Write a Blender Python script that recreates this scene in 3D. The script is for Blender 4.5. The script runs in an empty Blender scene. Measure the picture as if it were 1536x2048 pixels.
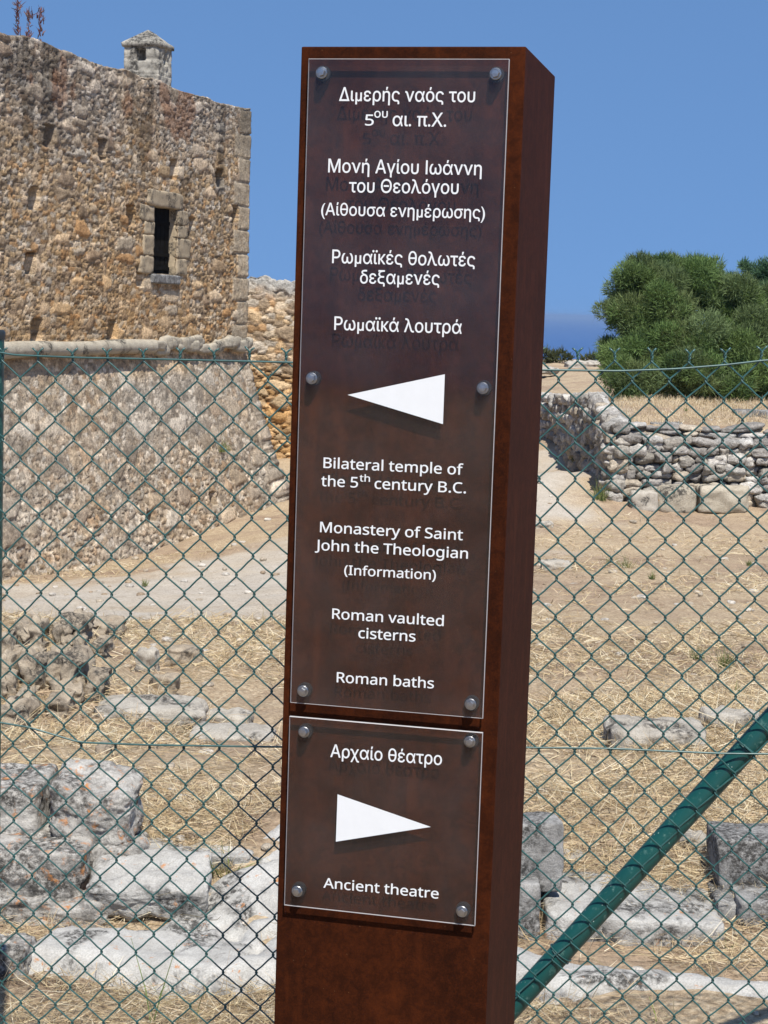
import bpy, bmesh, math, random
import numpy as np
from mathutils import Vector, Matrix
rng = np.random.default_rng(7); random.seed(7)
S = bpy.context.scene; COL = S.collection
# ------------------------------------------------------------------ camera
FPX = 3600.0; EYE = np.array([0, 0, 1.6]); PITCH = math.atan(404/FPX); ROLL = .03
CF = np.array([0, math.cos(PITCH), -math.sin(PITCH)])
_u = np.array([0, math.sin(PITCH), math.cos(PITCH)]); _r = np.array([1., 0, 0])
CR = math.cos(ROLL)*_r + math.sin(ROLL)*_u; CU = -math.sin(ROLL)*_r + math.cos(ROLL)*_u
cd = bpy.data.cameras.new('camera'); cam = bpy.data.objects.new('camera', cd); COL.objects.link(cam)
cam.matrix_world = Matrix(((CR[0], CU[0], -CF[0], 0), (CR[1], CU[1], -CF[1], 0), (CR[2], CU[2], -CF[2], 1.6), (0, 0, 0, 1)))
cd.sensor_fit = 'VERTICAL'; cd.sensor_height = 36; cd.lens = 36*FPX/2048
cd.clip_start = .05; cd.clip_end = 60000; S.camera = cam
# ------------------------------------------------------------------ light
SUN_EL = math.radians(57); SUN_AZ = math.radians(11)      # behind the camera, a little to its right
sv = Vector((math.sin(SUN_AZ)*math.cos(SUN_EL), -math.cos(SUN_AZ)*math.cos(SUN_EL), math.sin(SUN_EL)))
ld = bpy.data.lights.new('sun', 'SUN'); ld.energy = 4.2; ld.angle = math.radians(.53); ld.color = (1, .955, .88)
lo = bpy.data.objects.new('sun', ld); COL.objects.link(lo); lo.rotation_euler = sv.to_track_quat('Z', 'Y').to_euler(); lo.location = sv*30
wd = bpy.data.worlds.new('World'); S.world = wd; wd.use_nodes = True
wn = wd.node_tree.nodes; wl = wd.node_tree.links; wn.clear()
sky = wn.new('ShaderNodeTexSky'); sky.sky_type = 'NISHITA'; sky.sun_disc = False
sky.sun_elevation = SUN_EL; sky.sun_rotation = math.atan2(sv.x, sv.y)
sky.altitude = 300; sky.air_density = 1.0; sky.dust_density = .4; sky.ozone_density = 3.0
bg = wn.new('ShaderNodeBackground'); bg.inputs[1].default_value = .1
wo = wn.new('ShaderNodeOutputWorld')
hs = wn.new('ShaderNodeHueSaturation'); hs.inputs['Saturation'].default_value = 1.12; hs.inputs['Value'].default_value = 1.03
tc = wn.new('ShaderNodeTexCoord'); mpw = wn.new('ShaderNodeMapping'); mpw.inputs['Location'].default_value = (0, 0, .36); mpw.inputs['Scale'].default_value = (1, 1, .5)
wl.new(tc.outputs['Generated'], mpw.inputs[0]); wl.new(mpw.outputs[0], sky.inputs['Vector'])   # reads the clear sky a little above the hazy horizon band
wl.new(sky.outputs[0], hs.inputs['Color']); wl.new(hs.outputs[0], bg.inputs[0]); wl.new(bg.outputs[0], wo.inputs[0])
S.view_settings.view_transform = 'Standard'; S.view_settings.look = 'None'; S.view_settings.exposure = .75; S.view_settings.gamma = 1
S.cycles.max_bounces = 6; S.cycles.transparent_max_bounces = 12
# ------------------------------------------------------------------ helpers
def ray(px, py):
    return CF*FPX + CR*(px-768) - CU*(py-1024)
def W(px, py, Y):
    d = ray(px, py); return EYE + d*(Y/d[1])
def tag(o, label=None, cat=None, group=None, kind=None):
    if label: o['label'] = label
    if cat: o['category'] = cat
    if group: o['group'] = group
    if kind: o['kind'] = kind
    return o
def empty(name, loc, label, cat, group=None):
    o = bpy.data.objects.new(name, None); COL.objects.link(o); o.location = Vector(loc)
    return tag(o, label, cat, group)
def link(name, me, mat, parent=None, mats=None):
    o = bpy.data.objects.new(name, me); COL.objects.link(o)
    for m in (mats or [mat]): me.materials.append(m)
    if parent is not None:
        o.parent = parent
        p = parent; off = Vector((0, 0, 0))
        while p: off += p.location; p = p.parent
        o.location = -off         # verts are in world space
    return o
def mesh(name, V, F, smooth=True, col=None):
    V = np.asarray(V, dtype=np.float32); me = bpy.data.meshes.new(name)
    if isinstance(F, np.ndarray):
        n, k = F.shape; me.vertices.add(len(V)); me.vertices.foreach_set('co', V.ravel())
        me.loops.add(n*k); me.polygons.add(n)
        me.loops.foreach_set('vertex_index', F.astype(np.int32).ravel())
        me.polygons.foreach_set('loop_start', np.arange(0, n*k, k, dtype=np.int32))
        me.polygons.foreach_set('loop_total', np.full(n, k, dtype=np.int32))
        me.update(calc_edges=True); me.validate()
    else:
        me.from_pydata([tuple(v) for v in V.tolist()], [], F)
    me.polygons.foreach_set('use_smooth', np.full(len(me.polygons), smooth))
    if col is not None:
        a = me.color_attributes.new('Col', 'FLOAT_COLOR', 'POINT')
        c = np.ones((len(V), 4), dtype=np.float32); c[:, :3] = col
        a.data.foreach_set('color', c.ravel())
    return me
def gridfaces(nu, nv, closed_u=False):
    i = np.arange(nu if closed_u else nu-1)[:, None]; j = np.arange(nv-1)[None, :]
    i2 = (i+1) % nu
    return np.stack([i*nv+j, i2*nv+j, i2*nv+j+1, i*nv+j+1], -1).reshape(-1, 4)
class Bag:                      # collects pieces into ONE mesh
    def __init__(s): s.V = []; s.F = []; s.C = []; s.n = 0
    def add(s, V, F, c=None):
        V = np.asarray(V, float); s.V.append(V); s.F.append(np.asarray(F)+s.n); s.n += len(V)
        if c is not None: s.C.append(np.broadcast_to(np.asarray(c, float), (len(V), 3)))
    def mesh(s, name, smooth=True):
        return mesh(name, np.concatenate(s.V), np.concatenate(s.F), smooth, np.concatenate(s.C) if s.C else None)
def hsh(i, j, k=0, s=0):
    h = (i.astype(np.int64)*374761393 + j.astype(np.int64)*668265263 + np.asarray(k).astype(np.int64)*2147483647 + s*974711) & 0xffffffff
    h = ((h ^ (h >> 13))*1274126177) & 0xffffffff; h = ((h ^ (h >> 16))*2246822519) & 0xffffffff
    return ((h ^ (h >> 15)) & 0xffffff)/float(0x1000000)
def vnoise(p, s=0):             # value noise, p (N,2) or (N,3), result -1..1
    p = np.asarray(p, float)
    if p.shape[1] == 2: p = np.c_[p, np.zeros(len(p))]
    f = np.floor(p); t = p-f; t = t*t*(3-2*t); f = f.astype(np.int64); r = 0
    for a in (0, 1):
        for b in (0, 1):
            for c in (0, 1):
                w = (t[:, 0] if a else 1-t[:, 0])*(t[:, 1] if b else 1-t[:, 1])*(t[:, 2] if c else 1-t[:, 2])
                r = r + w*hsh(f[:, 0]+a, f[:, 1]+b, f[:, 2]+c, s)
    return r*2-1
def fbm(p, o=4, s=0):
    p = np.asarray(p, float); r = 0; a = 1
    for k in range(o): r = r+a*vnoise(p*2**k+17.3*k, s+k); a *= .5
    return r
def sstep(a, b, x):
    t = np.clip((x-a)/(b-a), 0, 1); return t*t*(3-2*t)
def polysd(P, poly):            # signed distance, >0 inside
    poly = np.asarray(poly, float); A = poly; B = np.roll(poly, -1, 0); best = np.full(len(P), 1e9); ins = np.zeros(len(P), bool)
    for a, b in zip(A, B):
        d = b-a; t = np.clip(((P-a)@d)/(d@d+1e-12), 0, 1); best = np.minimum(best, np.linalg.norm(P-a-t[:, None]*d, axis=1))
        c = (a[1] > P[:, 1]) != (b[1] > P[:, 1])
        xx = (b[0]-a[0])*(P[:, 1]-a[1])/((b[1]-a[1]) if b[1] != a[1] else 1e-9)+a[0]
        ins ^= c & (P[:, 0] < xx)
    return np.where(ins, best, -best)
def tube(pts, r, n=6, ref=(0, 1, 0), cap=True):
    P = np.asarray(pts, float); m = len(P); T = np.gradient(P, axis=0); T /= np.linalg.norm(T, axis=1)[:, None]+1e-12
    ref = np.asarray(ref, float); s = np.cross(T, ref); s /= np.linalg.norm(s, axis=1)[:, None]+1e-9; q = np.cross(s, T)
    a = np.arange(n)*2*math.pi/n; r = np.broadcast_to(np.asarray(r, float), (m,))
    V = P[None]+(np.cos(a)[:, None, None]*s[None]+np.sin(a)[:, None, None]*q[None])*r[None, :, None]
    F = gridfaces(n, m, True); V = V.reshape(-1, 3)
    if cap:
        c0 = len(V); V = np.concatenate([V, P[:1], P[-1:]]); k = np.arange(n); k2 = (k+1) % n
        F = np.concatenate([F, np.stack([k2*m, k*m, np.full(n, c0), np.full(n, c0)], 1), np.stack([k*m+m-1, k2*m+m-1, np.full(n, c0+1), np.full(n, c0+1)], 1)])
    return V, F
def fixquads(F):                # quads with a doubled corner -> python lists with triangles
    return [tuple(dict.fromkeys(f)) for f in F.tolist()]
def tube_mesh(name, items):
    V = []; F = []; n = 0
    for v, f in items:
        V.append(v); F += [tuple(i+n for i in q) for q in fixquads(f)]; n += len(v)
    return mesh(name, np.concatenate(V), F)
def boxV(c, sx, sy, sz, ax=None):
    X, Y, Z = ax if ax else (np.array([1, 0, 0.]), np.array([0, 1., 0]), np.array([0, 0, 1.]))
    V = [np.asarray(c)+X*sx*a/2+Y*sy*b/2+Z*sz*d/2 for a in (-1, 1) for b in (-1, 1) for d in (-1, 1)]
    F = [(0, 1, 3, 2), (4, 6, 7, 5), (0, 4, 5, 1), (2, 3, 7, 6), (0, 2, 6, 4), (1, 5, 7, 3)]
    return np.array(V), np.array(F)
# ------------------------------------------------------------------ material helpers
def mat(name):
    m = bpy.data.materials.new(name); m.use_nodes = True; n = m.node_tree; b = n.nodes['Principled BSDF']
    return m, n.nodes, n.links, b
def ramp(N, L, src, stops, mode='LINEAR'):
    r = N.new('ShaderNodeValToRGB'); r.color_ramp.interpolation = mode; e = r.color_ramp.elements
    while len(e) < len(stops): e.new(.5)
    for k, (p, c) in enumerate(stops):
        e[k].position = p; e[k].color = (*c, 1) if not isinstance(c, (int, float)) else (c, c, c, 1)
    L.new(src, r.inputs[0]); return r.outputs[0]
def noise(N, L, vec, scale, detail=4, rough=.6, dist=0):
    n = N.new('ShaderNodeTexNoise'); n.inputs['Scale'].default_value = scale; n.inputs['Detail'].default_value = detail
    n.inputs['Roughness'].default_value = rough; n.inputs['Distortion'].default_value = dist
    if vec is not None: L.new(vec, n.inputs['Vector'])
    return n.outputs[0]
def mix(N, L, fac, a, b, t='MIX'):
    m = N.new('ShaderNodeMix'); m.data_type = 'RGBA'; m.blend_type = t
    if isinstance(fac, (int, float)): m.inputs[0].default_value = fac
    else: L.new(fac, m.inputs[0])
    for s, v in ((6, a), (7, b)):
        if isinstance(v, tuple): m.inputs[s].default_value = (*v, 1)
        else: L.new(v, m.inputs[s])
    return m.outputs[2]
def bump(N, L, b, h, strength, dist, prev=None):
    u = N.new('ShaderNodeBump'); u.inputs['Strength'].default_value = strength; u.inputs['Distance'].default_value = dist
    L.new(h, u.inputs['Height'])
    if prev: L.new(prev, u.inputs['Normal'])
    L.new(u.outputs[0], b.inputs['Normal']); return u.outputs[0]
def coord(N, L, rand=False, geo=True):
    g = N.new('ShaderNodeNewGeometry'); return g.outputs['Position']
def attr(N, name='Col'):
    a = N.new('ShaderNodeAttribute'); a.attribute_name = name; return a.outputs[0]

# corten steel
def corten(name, base, hi):
    m, N, L, b = mat(name); p = coord(N, L)
    mp = N.new('ShaderNodeMapping'); mp.inputs['Scale'].default_value = (1, 1, .12); L.new(p, mp.inputs[0])
    st = noise(N, L, mp.outputs[0], 22, 5, .6); bl = noise(N, L, p, 7, 5, .6); fine = noise(N, L, p, 420, 3, .7)
    c = ramp(N, L, st, [(.34, base), (.66, hi)])
    c = mix(N, L, ramp(N, L, bl, [(.40, 0.), (.68, .6)]), c, tuple(x*.62 for x in base))
    c = mix(N, L, ramp(N, L, fine, [(.3, 0.), (.75, .55)]), c, tuple(x*1.5 for x in hi))
    mt = noise(N, L, p, 55, 6, .75, .5); c = mix(N, L, ramp(N, L, mt, [(.40, .55), (.60, 0.)]), c, tuple(x*.6 for x in base))
    rn = noise(N, L, mp.outputs[0], 34, 3, .5); c = mix(N, L, ramp(N, L, rn, [(.58, 0.), (.78, .5)]), c, tuple(x*1.7 for x in hi))
    sp = N.new('ShaderNodeTexVoronoi'); sp.inputs['Scale'].default_value = 70; L.new(p, sp.inputs['Vector'])
    c = mix(N, L, ramp(N, L, sp.outputs[0], [(.0, .8), (.045, 0.)]), c, (.30, .17, .09))
    L.new(c, b.inputs['Base Color']); b.inputs['Roughness'].default_value = .75; b.inputs['Specular IOR Level'].default_value = .07
    bump(N, L, b, fine, .25, .0006); return m
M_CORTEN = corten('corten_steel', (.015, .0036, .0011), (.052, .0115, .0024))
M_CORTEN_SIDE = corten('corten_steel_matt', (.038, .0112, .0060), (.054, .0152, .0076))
# acrylic panel
m, N, L, b = mat('acrylic_sheet'); N.remove(b); out = N['Material Output']
tr = N.new('ShaderNodeBsdfTransparent'); tr.inputs[0].default_value = (.93, .93, .94, 1)
gl = N.new('ShaderNodeBsdfGlossy'); gl.inputs['Roughness'].default_value = .06
df = N.new('ShaderNodeBsdfDiffuse'); df.inputs[0].default_value = (.5, .46, .46, 1)
fr = N.new('ShaderNodeFresnel'); fr.inputs[0].default_value = 1.45
m1 = N.new('ShaderNodeMixShader'); m2 = N.new('ShaderNodeMixShader'); p = coord(N, L)
dn = noise(N, L, p, 9, 5, .65); L.new(ramp(N, L, dn, [(.35, .007), (.7, .022)]), m1.inputs[0])
L.new(tr.outputs[0], m1.inputs[1]); L.new(df.outputs[0], m1.inputs[2])
gb = N.new('ShaderNodeNewGeometry'); iv = N.new('ShaderNodeMath'); iv.operation = 'SUBTRACT'; iv.inputs[0].default_value = 1; L.new(gb.outputs['Backfacing'], iv.inputs[1])
mu = N.new('ShaderNodeMath'); mu.operation = 'MULTIPLY'; L.new(fr.outputs[0], mu.inputs[0]); L.new(iv.outputs[0], mu.inputs[1]); L.new(mu.outputs[0], m2.inputs[0]); L.new(m1.outputs[0], m2.inputs[1]); L.new(gl.outputs[0], m2.inputs[2]); L.new(m2.outputs[0], out.inputs[0])
M_ACR = m
def plain(name, c, rough=.5, metal=0, spec=.5, nz=0, nscale=60, c2=None):
    m, N, L, b = mat(name); b.inputs['Roughness'].default_value = rough; b.inputs['Metallic'].default_value = metal
    b.inputs['Specular IOR Level'].default_value = spec
    p = coord(N, L); n = noise(N, L, p, nscale, 4, .6)
    L.new(ramp(N, L, n, [(.35, c), (.65, c2 or tuple(min(1, x*(1+nz)) for x in c))]), b.inputs['Base Color'])
    return m
M_EDGE = plain('acrylic_edge', (.36, .35, .35), .6, nz=.15)
M_WHITE = plain('white_vinyl', (.60, .61, .61), .55, nz=.03)
M_STEEL = plain('zinc_steel', (.30, .30, .30), .34, 1, nz=.25, nscale=300)
M_RUBBER = plain('black_rubber', (.012, .012, .013), .7)
M_WIRE = plain('green_coated_wire', (.020, .062, .058), .36, 0, .5, .5, 40)
m, N, L, b = mat('green_painted_pole'); p = coord(N, L)
n1 = noise(N, L, p, 55, 6, .75); n2 = noise(N, L, p, 9, 3, .6)
v = N.new('ShaderNodeTexVoronoi'); v.inputs['Scale'].default_value = 60; L.new(p, v.inputs['Vector'])
c = ramp(N, L, n2, [(.3, (.003, .048, .044)), (.7, (.004, .062, .056))])
c = mix(N, L, ramp(N, L, n1, [(.57, 0.), (.70, .6)]), c, (.12, .22, .19))
c = mix(N, L, ramp(N, L, v.outputs[0], [(.05, .8), (.09, 0.)]), c, (.35, .42, .38))
L.new(c, b.inputs['Base Color']); b.inputs['Roughness'].default_value = .42; M_POLE = m
M_CAP = plain('black_plastic', (.015, .02, .022), .5, nz=.3)
# stone with lichen (world coordinates)
def stone(name, pale, grey, darkamt=.5, orange=.2, bscale=1., dark=(.035, .033, .030)):
    m, N, L, b = mat(name); p = coord(N, L)
    n1 = noise(N, L, p, 6*bscale, 6, .68); n2 = noise(N, L, p, 28*bscale, 6, .72); n3 = noise(N, L, p, 2.6*bscale, 5, .6, .6)
    n4 = noise(N, L, p, 11*bscale, 5, .7, .4); n5 = noise(N, L, p, 90*bscale, 4, .7)
    c = ramp(N, L, n1, [(.32, grey), (.62, pale)])
    c = mix(N, L, ramp(N, L, n5, [(.35, .42), (.6, 0.)]), c, tuple(x*.45 for x in grey))
    mx = N.new('ShaderNodeMath'); mx.operation = 'MULTIPLY'
    L.new(ramp(N, L, n3, [(.56-darkamt*.22, 0.), (.62-darkamt*.1, 1.)]), mx.inputs[0]); L.new(ramp(N, L, n2, [(.38, 0.), (.56, .92)]), mx.inputs[1])
    c = mix(N, L, mx.outputs[0], c, dark)
    c = mix(N, L, ramp(N, L, n4, [(.70-orange*.16, 0.), (.75-orange*.1, .85)]), c, (.42, .17, .045))
    L.new(c, b.inputs['Base Color']); b.inputs['Roughness'].default_value = .93; b.inputs['Specular IOR Level'].default_value = .15
    h = mix(N, L, .45, n2, n5); bump(N, L, b, h, .9, .022/bscale); return m
M_BLOCK = stone('weathered_limestone', (.50, .475, .43), (.32, .30, .27), .80, .85, 2.0, (.040, .037, .033))
M_ASHLAR = stone('grey_ashlar', (.36, .35, .33), (.21, .205, .195), .8, .2, 2.6)
M_SLAB = stone('pale_bedrock', (.47, .455, .42), (.31, .295, .27), .32, .5, 2.0)
M_PAVE = stone('pale_pavement_rock', (.50, .485, .45), (.36, .345, .315), .14, .5, 2.2)
M_FIELD = stone('tan_fieldstone', (.40, .335, .25), (.23, .185, .135), .3, .15, 2.0)
M_FAR = stone('far_limestone', (.46, .42, .355), (.30, .27, .225), .2, .15, 1.5)
def colstone(name, s1, s2, bstr, bd):
    m, N, L, b = mat(name); p = coord(N, L); a = attr(N)
    n1 = noise(N, L, p, s1, 5, .7); n2 = noise(N, L, p, s2, 4, .7)
    c = mix(N, L, 1, a, ramp(N, L, n1, [(.3, .55), (.7, 1.3)]), 'MULTIPLY')
    c = mix(N, L, 1, c, ramp(N, L, n2, [(.3, .6), (.65, 1.2)]), 'MULTIPLY')
    L.new(c, b.inputs['Base Color']); b.inputs['Roughness'].default_value = .95; b.inputs['Specular IOR Level'].default_value = .1
    bump(N, L, b, n2, bstr, bd); return m
M_RUBBLE = colstone('rubble_masonry', 7, 26, .9, .04)
M_DRY = colstone('drystone', 8, 30, .9, .03)
# ------------------------------------------------------------------ terrain
CP = [(100, 2048, 4.38), (100, 1965, 4.66), (60, 1868, 5.03), (200, 1868, 5.03), (330, 1868, 5.03), (150, 1665, 5.55), (330, 1665, 5.46), (480, 1680, 5.40), (500, 1965, 4.68), (500, 1880, 4.98), (540, 1760, 5.22),
      (150, 1500, 6.6), (450, 1500, 6.6), (300, 1400, 8.0), (500, 1300, 10.4), (500, 1230, 13.6), (330, 1235, 13.4), (250, 1150, 22), (0, 1155, 23.6), (300, 1090, 28), (575, 1000, 33), (570, 1085, 25),
      (60, 1430, 7.35), (60, 1250, 8.2), (150, 1250, 8.3), (190, 1420, 7.5), (205, 1330, 8.6), (60, 1235, 13), (170, 1238, 13), (-80, 1250, 8.2), (-80, 1430, 7.3), (-80, 1235, 13),
      (1300, 2048, 4.38), (1300, 1960, 4.7), (1300, 1895, 4.95), (1100, 1892, 4.95), (1100, 1755, 5.3), (1300, 1750, 5.3), (1300, 1600, 5.95), (1100, 1600, 5.95), (1300, 1450, 7.2), (1300, 1300, 10.2), (1300, 1150, 17.4), (1100, 1150, 17.4), (1300, 1015, 26.6), (1520, 1020, 26.6), (1500, 1300, 10.2), (1500, 1600, 5.95), (1500, 1750, 5.3), (1500, 1895, 4.95), (1500, 1960, 4.7),
      (1110, 950, 28), (1150, 1005, 26.2), (1095, 885, 37), (1060, 850, 43), (800, 1000, 33), (800, 1200, 15), (800, 1500, 6.7), (800, 1800, 5.15), (800, 2048, 4.38)]
CW = [W(*c) for c in CP]
for x in (-6, -2.5, 0, 2.5, 6): CW.append(np.array([x, 3.3, -.19]))
for (x, y, z) in ((-9, 9, -.8), (-14, 16, -1.2), (-18, 26, -2), (9, 9, -.6), (14, 16, -.8), (18, 26, -1), (-3.5, 4.5, -.2), (3.5, 4.5, -.2), (-3.5, 6, -.05), (3.5, 6, -.05), (-25, 60, -2), (-8, 45, -1.6), (20, 60, -.8), (0, 70, -.6), (-5, 55, -1.3)): CW.append(np.array([x, y, z]))
CW = np.array(CW)
UP = np.array([W(1250, 848, 27.5), W(1400, 850, 27.5), W(1536, 852, 27.5), W(1340, 803, 31), W(1450, 815, 31), W(1250, 808, 34), W(1536, 790, 36), W(1125, 803, 42), W(1150, 760, 52), W(1200, 724, 70), W(1100, 724, 70), W(900, 724, 70), W(1536, 724, 70), W(1900, 730, 70), W(1900, 850, 28), W(1900, 790, 36), W(600, 800, 60)])
def tps_fit(P, lam):
    X = np.c_[P[:, 0]/P[:, 1], np.log(P[:, 1])]; n = len(X)
    d2 = ((X[:, None]-X[None])**2).sum(-1); K = .5*d2*np.log(d2+1e-12)+lam*np.eye(n); Q = np.c_[np.ones(n), X]
    A = np.block([[K, Q], [Q.T, np.zeros((3, 3))]]); return X, np.linalg.solve(A, np.r_[P[:, 2], 0, 0, 0])
def tps_eval(T, x, y):
    X, w = T; y = np.clip(y, 3.0, 90); u = np.clip(x/y, -1.6, 1.6); q = np.log(y); n = len(X); r = w[n]+w[n+1]*u+w[n+2]*q
    for k in range(n):
        d2 = (u-X[k, 0])**2+(q-X[k, 1])**2; r = r+w[k]*.5*d2*np.log(d2+1e-12)
    return r
T_LO = tps_fit(CW, 4e-5); T_UP = tps_fit(UP, 1e-4)
WALLX = [(26.8, 3.42), (37, 3.5), (41, 3.05), (44, 1.6), (60, -12), (200, -60)]
def wallx(y): return np.interp(y, [a for a, b in WALLX], [b for a, b in WALLX])
def terr(x, y, rough=True):
    x = np.asarray(x, float); y = np.asarray(y, float)
    lo = tps_eval(T_LO, x, y); up = tps_eval(T_UP, x, np.maximum(y, 26))
    lo = np.clip(lo, -3, .4); up = np.clip(up, -1.2, .6)
    sd = np.minimum(y-27.05, (x-wallx(y)-.2)*.9); t = sstep(-.1, .15, sd)
    z = lo*(1-t)+up*t
    z = z-np.maximum(0, y-72)*.45-np.maximum(0, np.abs(x)-55)*.1
    if rough:
        P = np.c_[x.ravel(), y.ravel()]
        z = z+(.018*fbm(P*2.2, 3, 3)+.010*fbm(P*9, 2, 5)).reshape(z.shape)*np.clip(y/6, .6, 1.6)
    return np.maximum(z, -44)
def hit(px, py):
    d = ray(px, py); Y = np.geomspace(2.5, 100, 1500); P = EYE[None]+d[None]*(Y/d[1])[:, None]
    g = P[:, 2]-terr(P[:, 0], P[:, 1], False); k = np.argmax(g < 0)
    if k == 0: return P[-1]
    t = g[k-1]/(g[k-1]-g[k]); return P[k-1]+(P[k]-P[k-1])*t
def hits(L): return np.array([hit(*q) for q in L])
PATH = hits([(-300, 1205), (-100, 1190), (100, 1168), (250, 1150), (400, 1122), (575, 1082), (700, 1040), (900, 990), (1040, 945), (1075, 905), (1082, 868), (1105, 872), (1140, 912), (1185, 975), (1150, 1010), (1060, 1065), (900, 1140), (700, 1205), (575, 1218), (400, 1228), (200, 1243), (0, 1232), (-300, 1236)])[:, :2]
def pathmask(x, y):
    P = np.c_[np.ravel(x), np.ravel(y)]
    return sstep(-.8, .9, polysd(P, PATH)+.9*fbm(P*.9, 5, 9))
gx = np.sinh(np.linspace(-1, 1, 421)*4.2)/math.sinh(4.2)*85
gy = np.r_[np.linspace(-40, 2.6, 22), np.geomspace(2.75, 190, 380)]
GX, GY = np.meshgrid(gx, gy, indexing='ij'); GZ = terr(GX, GY)
V = np.stack([GX, GY, GZ], -1).reshape(-1, 3); pm = pathmask(V[:, 0], V[:, 1])
me = mesh('ground', V, gridfaces(len(gx), len(gy)), True, np.stack([pm, pm, pm], 1))
m, N, L, b = mat('dry_ground'); p = coord(N, L); a = attr(N)
n1 = noise(N, L, p, .55, 5, .6, .3); n2 = noise(N, L, p, 5, 6, .7); n3 = noise(N, L, p, 45, 5, .75); n4 = noise(N, L, p, 1.7, 4, .6)
mp = N.new('ShaderNodeMapping'); mp.inputs['Scale'].default_value = (1, 1, 1); mp.inputs['Rotation'].default_value = (0, 0, .5); L.new(p, mp.inputs[0])
wv = noise(N, L, mp.outputs[0], 18, 6, .8, 1.5)
straw = ramp(N, L, wv, [(.3, (.23, .155, .09)), (.5, (.39, .30, .195)), (.7, (.55, .455, .325))])
soil = ramp(N, L, n2, [(.3, (.235, .165, .112)), (.7, (.385, .29, .20))])
c = mix(N, L, ramp(N, L, n1, [(.46, 0.), (.60, .92)]), straw, soil)
c = mix(N, L, ramp(N, L, n4, [(.55, 0.), (.72, .6)]), c, (.19, .125, .085))
c = mix(N, L, 1, c, ramp(N, L, n3, [(.3, .5), (.65, 1.25)]), 'MULTIPLY')
grav = ramp(N, L, n2, [(.3, (.36, .315, .255)), (.7, (.46, .41, .345))])
grav = mix(N, L, 1, grav, ramp(N, L, n3, [(.32, .55), (.52, 1.08)]), 'MULTIPLY'); grav = mix(N, L, ramp(N, L, n1, [(.45, 0.), (.7, .45)]), grav, (.38, .30, .20))
c = mix(N, L, a, c, grav); L.new(c, b.inputs['Base Color']); b.inputs['Roughness'].default_value = .96; b.inputs['Specular IOR Level'].default_value = .08
h = mix(N, L, .5, wv, n3); bump(N, L, b, h, .8, .03); M_GROUND = m
tag(link('ground', me, M_GROUND), kind='structure')
# sea
th = np.linspace(0, 2*math.pi, 97)[:-1]; rr = np.array([60, 400, 1500, 5000, 14000, 30000])
V = np.array([(r*math.cos(t), r*math.sin(t)+150, -42) for t in th for r in rr])
m, N, L, b = mat('sea_water'); b.inputs['Base Color'].default_value = (.010, .060, .21, 1); b.inputs['Roughness'].default_value = .5; b.inputs['Specular IOR Level'].default_value = .25
p = coord(N, L); L.new(ramp(N, L, noise(N, L, p, .01, 3), [(.3, (.022, .072, .20)), (.7, (.028, .085, .23))]), b.inputs['Base Color'])
tag(link('sea', mesh('sea', V, gridfaces(96, 6, True)), m), kind='structure')
bm = bmesh.new(); bmesh.ops.create_cube(bm, size=1)
for v_ in bm.verts: v_.co = Vector((v_.co.x*64000, v_.co.y*64000+150, -47+(v_.co.z+.5)*56))
me = bpy.data.meshes.new('haze'); bm.to_mesh(me); bm.free()
m = bpy.data.materials.new('haze_air'); m.use_nodes = True; N = m.node_tree.nodes; L = m.node_tree.links; N.clear()
pv = N.new('ShaderNodeVolumePrincipled'); pv.inputs['Color'].default_value = (.29, .43, .67, 1); pv.inputs['Density'].default_value = 1.3e-4; pv.inputs['Anisotropy'].default_value = .0
oo = N.new('ShaderNodeOutputMaterial'); L.new(pv.outputs[0], oo.inputs['Volume'])
tag(link('haze', me, m), kind='stuff')
# ------------------------------------------------------------------ rocks
def cubesphere(n):
    t = np.linspace(-1, 1, n+1); V = []; F = []; k = 0
    for ax in range(3):
        for s in (-1, 1):
            A, B = np.meshgrid(t, t, indexing='ij'); C = np.full_like(A, s)
            P = [None]*3; P[ax] = C; P[(ax+1) % 3] = A; P[(ax+2) % 3] = B
            V.append(np.stack(P, -1).reshape(-1, 3)); f = gridfaces(n+1, n+1)+k
            F.append(f if s > 0 else f[:, ::-1]); k += (n+1)**2
    V = np.concatenate(V); F = np.concatenate(F)
    key = np.round(V*1000).astype(int); u, idx, inv = np.unique(key, axis=0, return_index=True, return_inverse=True); inv = inv.ravel()
    return V[idx], inv[F]
CS = {n: cubesphere(n) for n in (4, 6, 10, 16, 24, 44)}
def rockV(size, rnd=.35, amp=.08, n=10, seed=0, freq=1.6, chip=.0):
    C, F = CS[n]; Lq = (np.abs(C)**(2/max(rnd, .05))).sum(1)**(max(rnd, .05)/2)    # superellipsoid
    P = C/Lq[:, None]; size = np.asarray(size, float); sm = size.min()
    nz = fbm(P*freq*size/sm*.6+seed*7.31, 4, seed % 97)
    D = P/np.linalg.norm(P, axis=1)[:, None]
    Q = P*size/2+D*(nz*amp*sm)[:, None]
    if n >= 24:
        f2 = fbm(P*size/sm*4.2+seed*3.1, 4, seed % 89); Q += D*((f2*.30-np.maximum(0, f2-.25)*.8)*amp*sm)[:, None]
    if chip: Q += np.stack([vnoise(P*2.1+seed+3, 5), vnoise(P*2.1+seed+9, 6), vnoise(P*2.1+seed+15, 8)], 1)*chip*sm
    return Q, F
def rotz(V, a):
    c, s = math.cos(a), math.sin(a); return np.c_[V[:, 0]*c-V[:, 1]*s, V[:, 0]*s+V[:, 1]*c, V[:, 2]]
def rotx(V, a):
    c, s = math.cos(a), math.sin(a); return np.c_[V[:, 0], V[:, 1]*c-V[:, 2]*s, V[:, 1]*s+V[:, 2]*c]
def roty(V, a):
    c, s = math.cos(a), math.sin(a); return np.c_[V[:, 0]*c+V[:, 2]*s, V[:, 1], -V[:, 0]*s+V[:, 2]*c]
_seed = [11]
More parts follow.
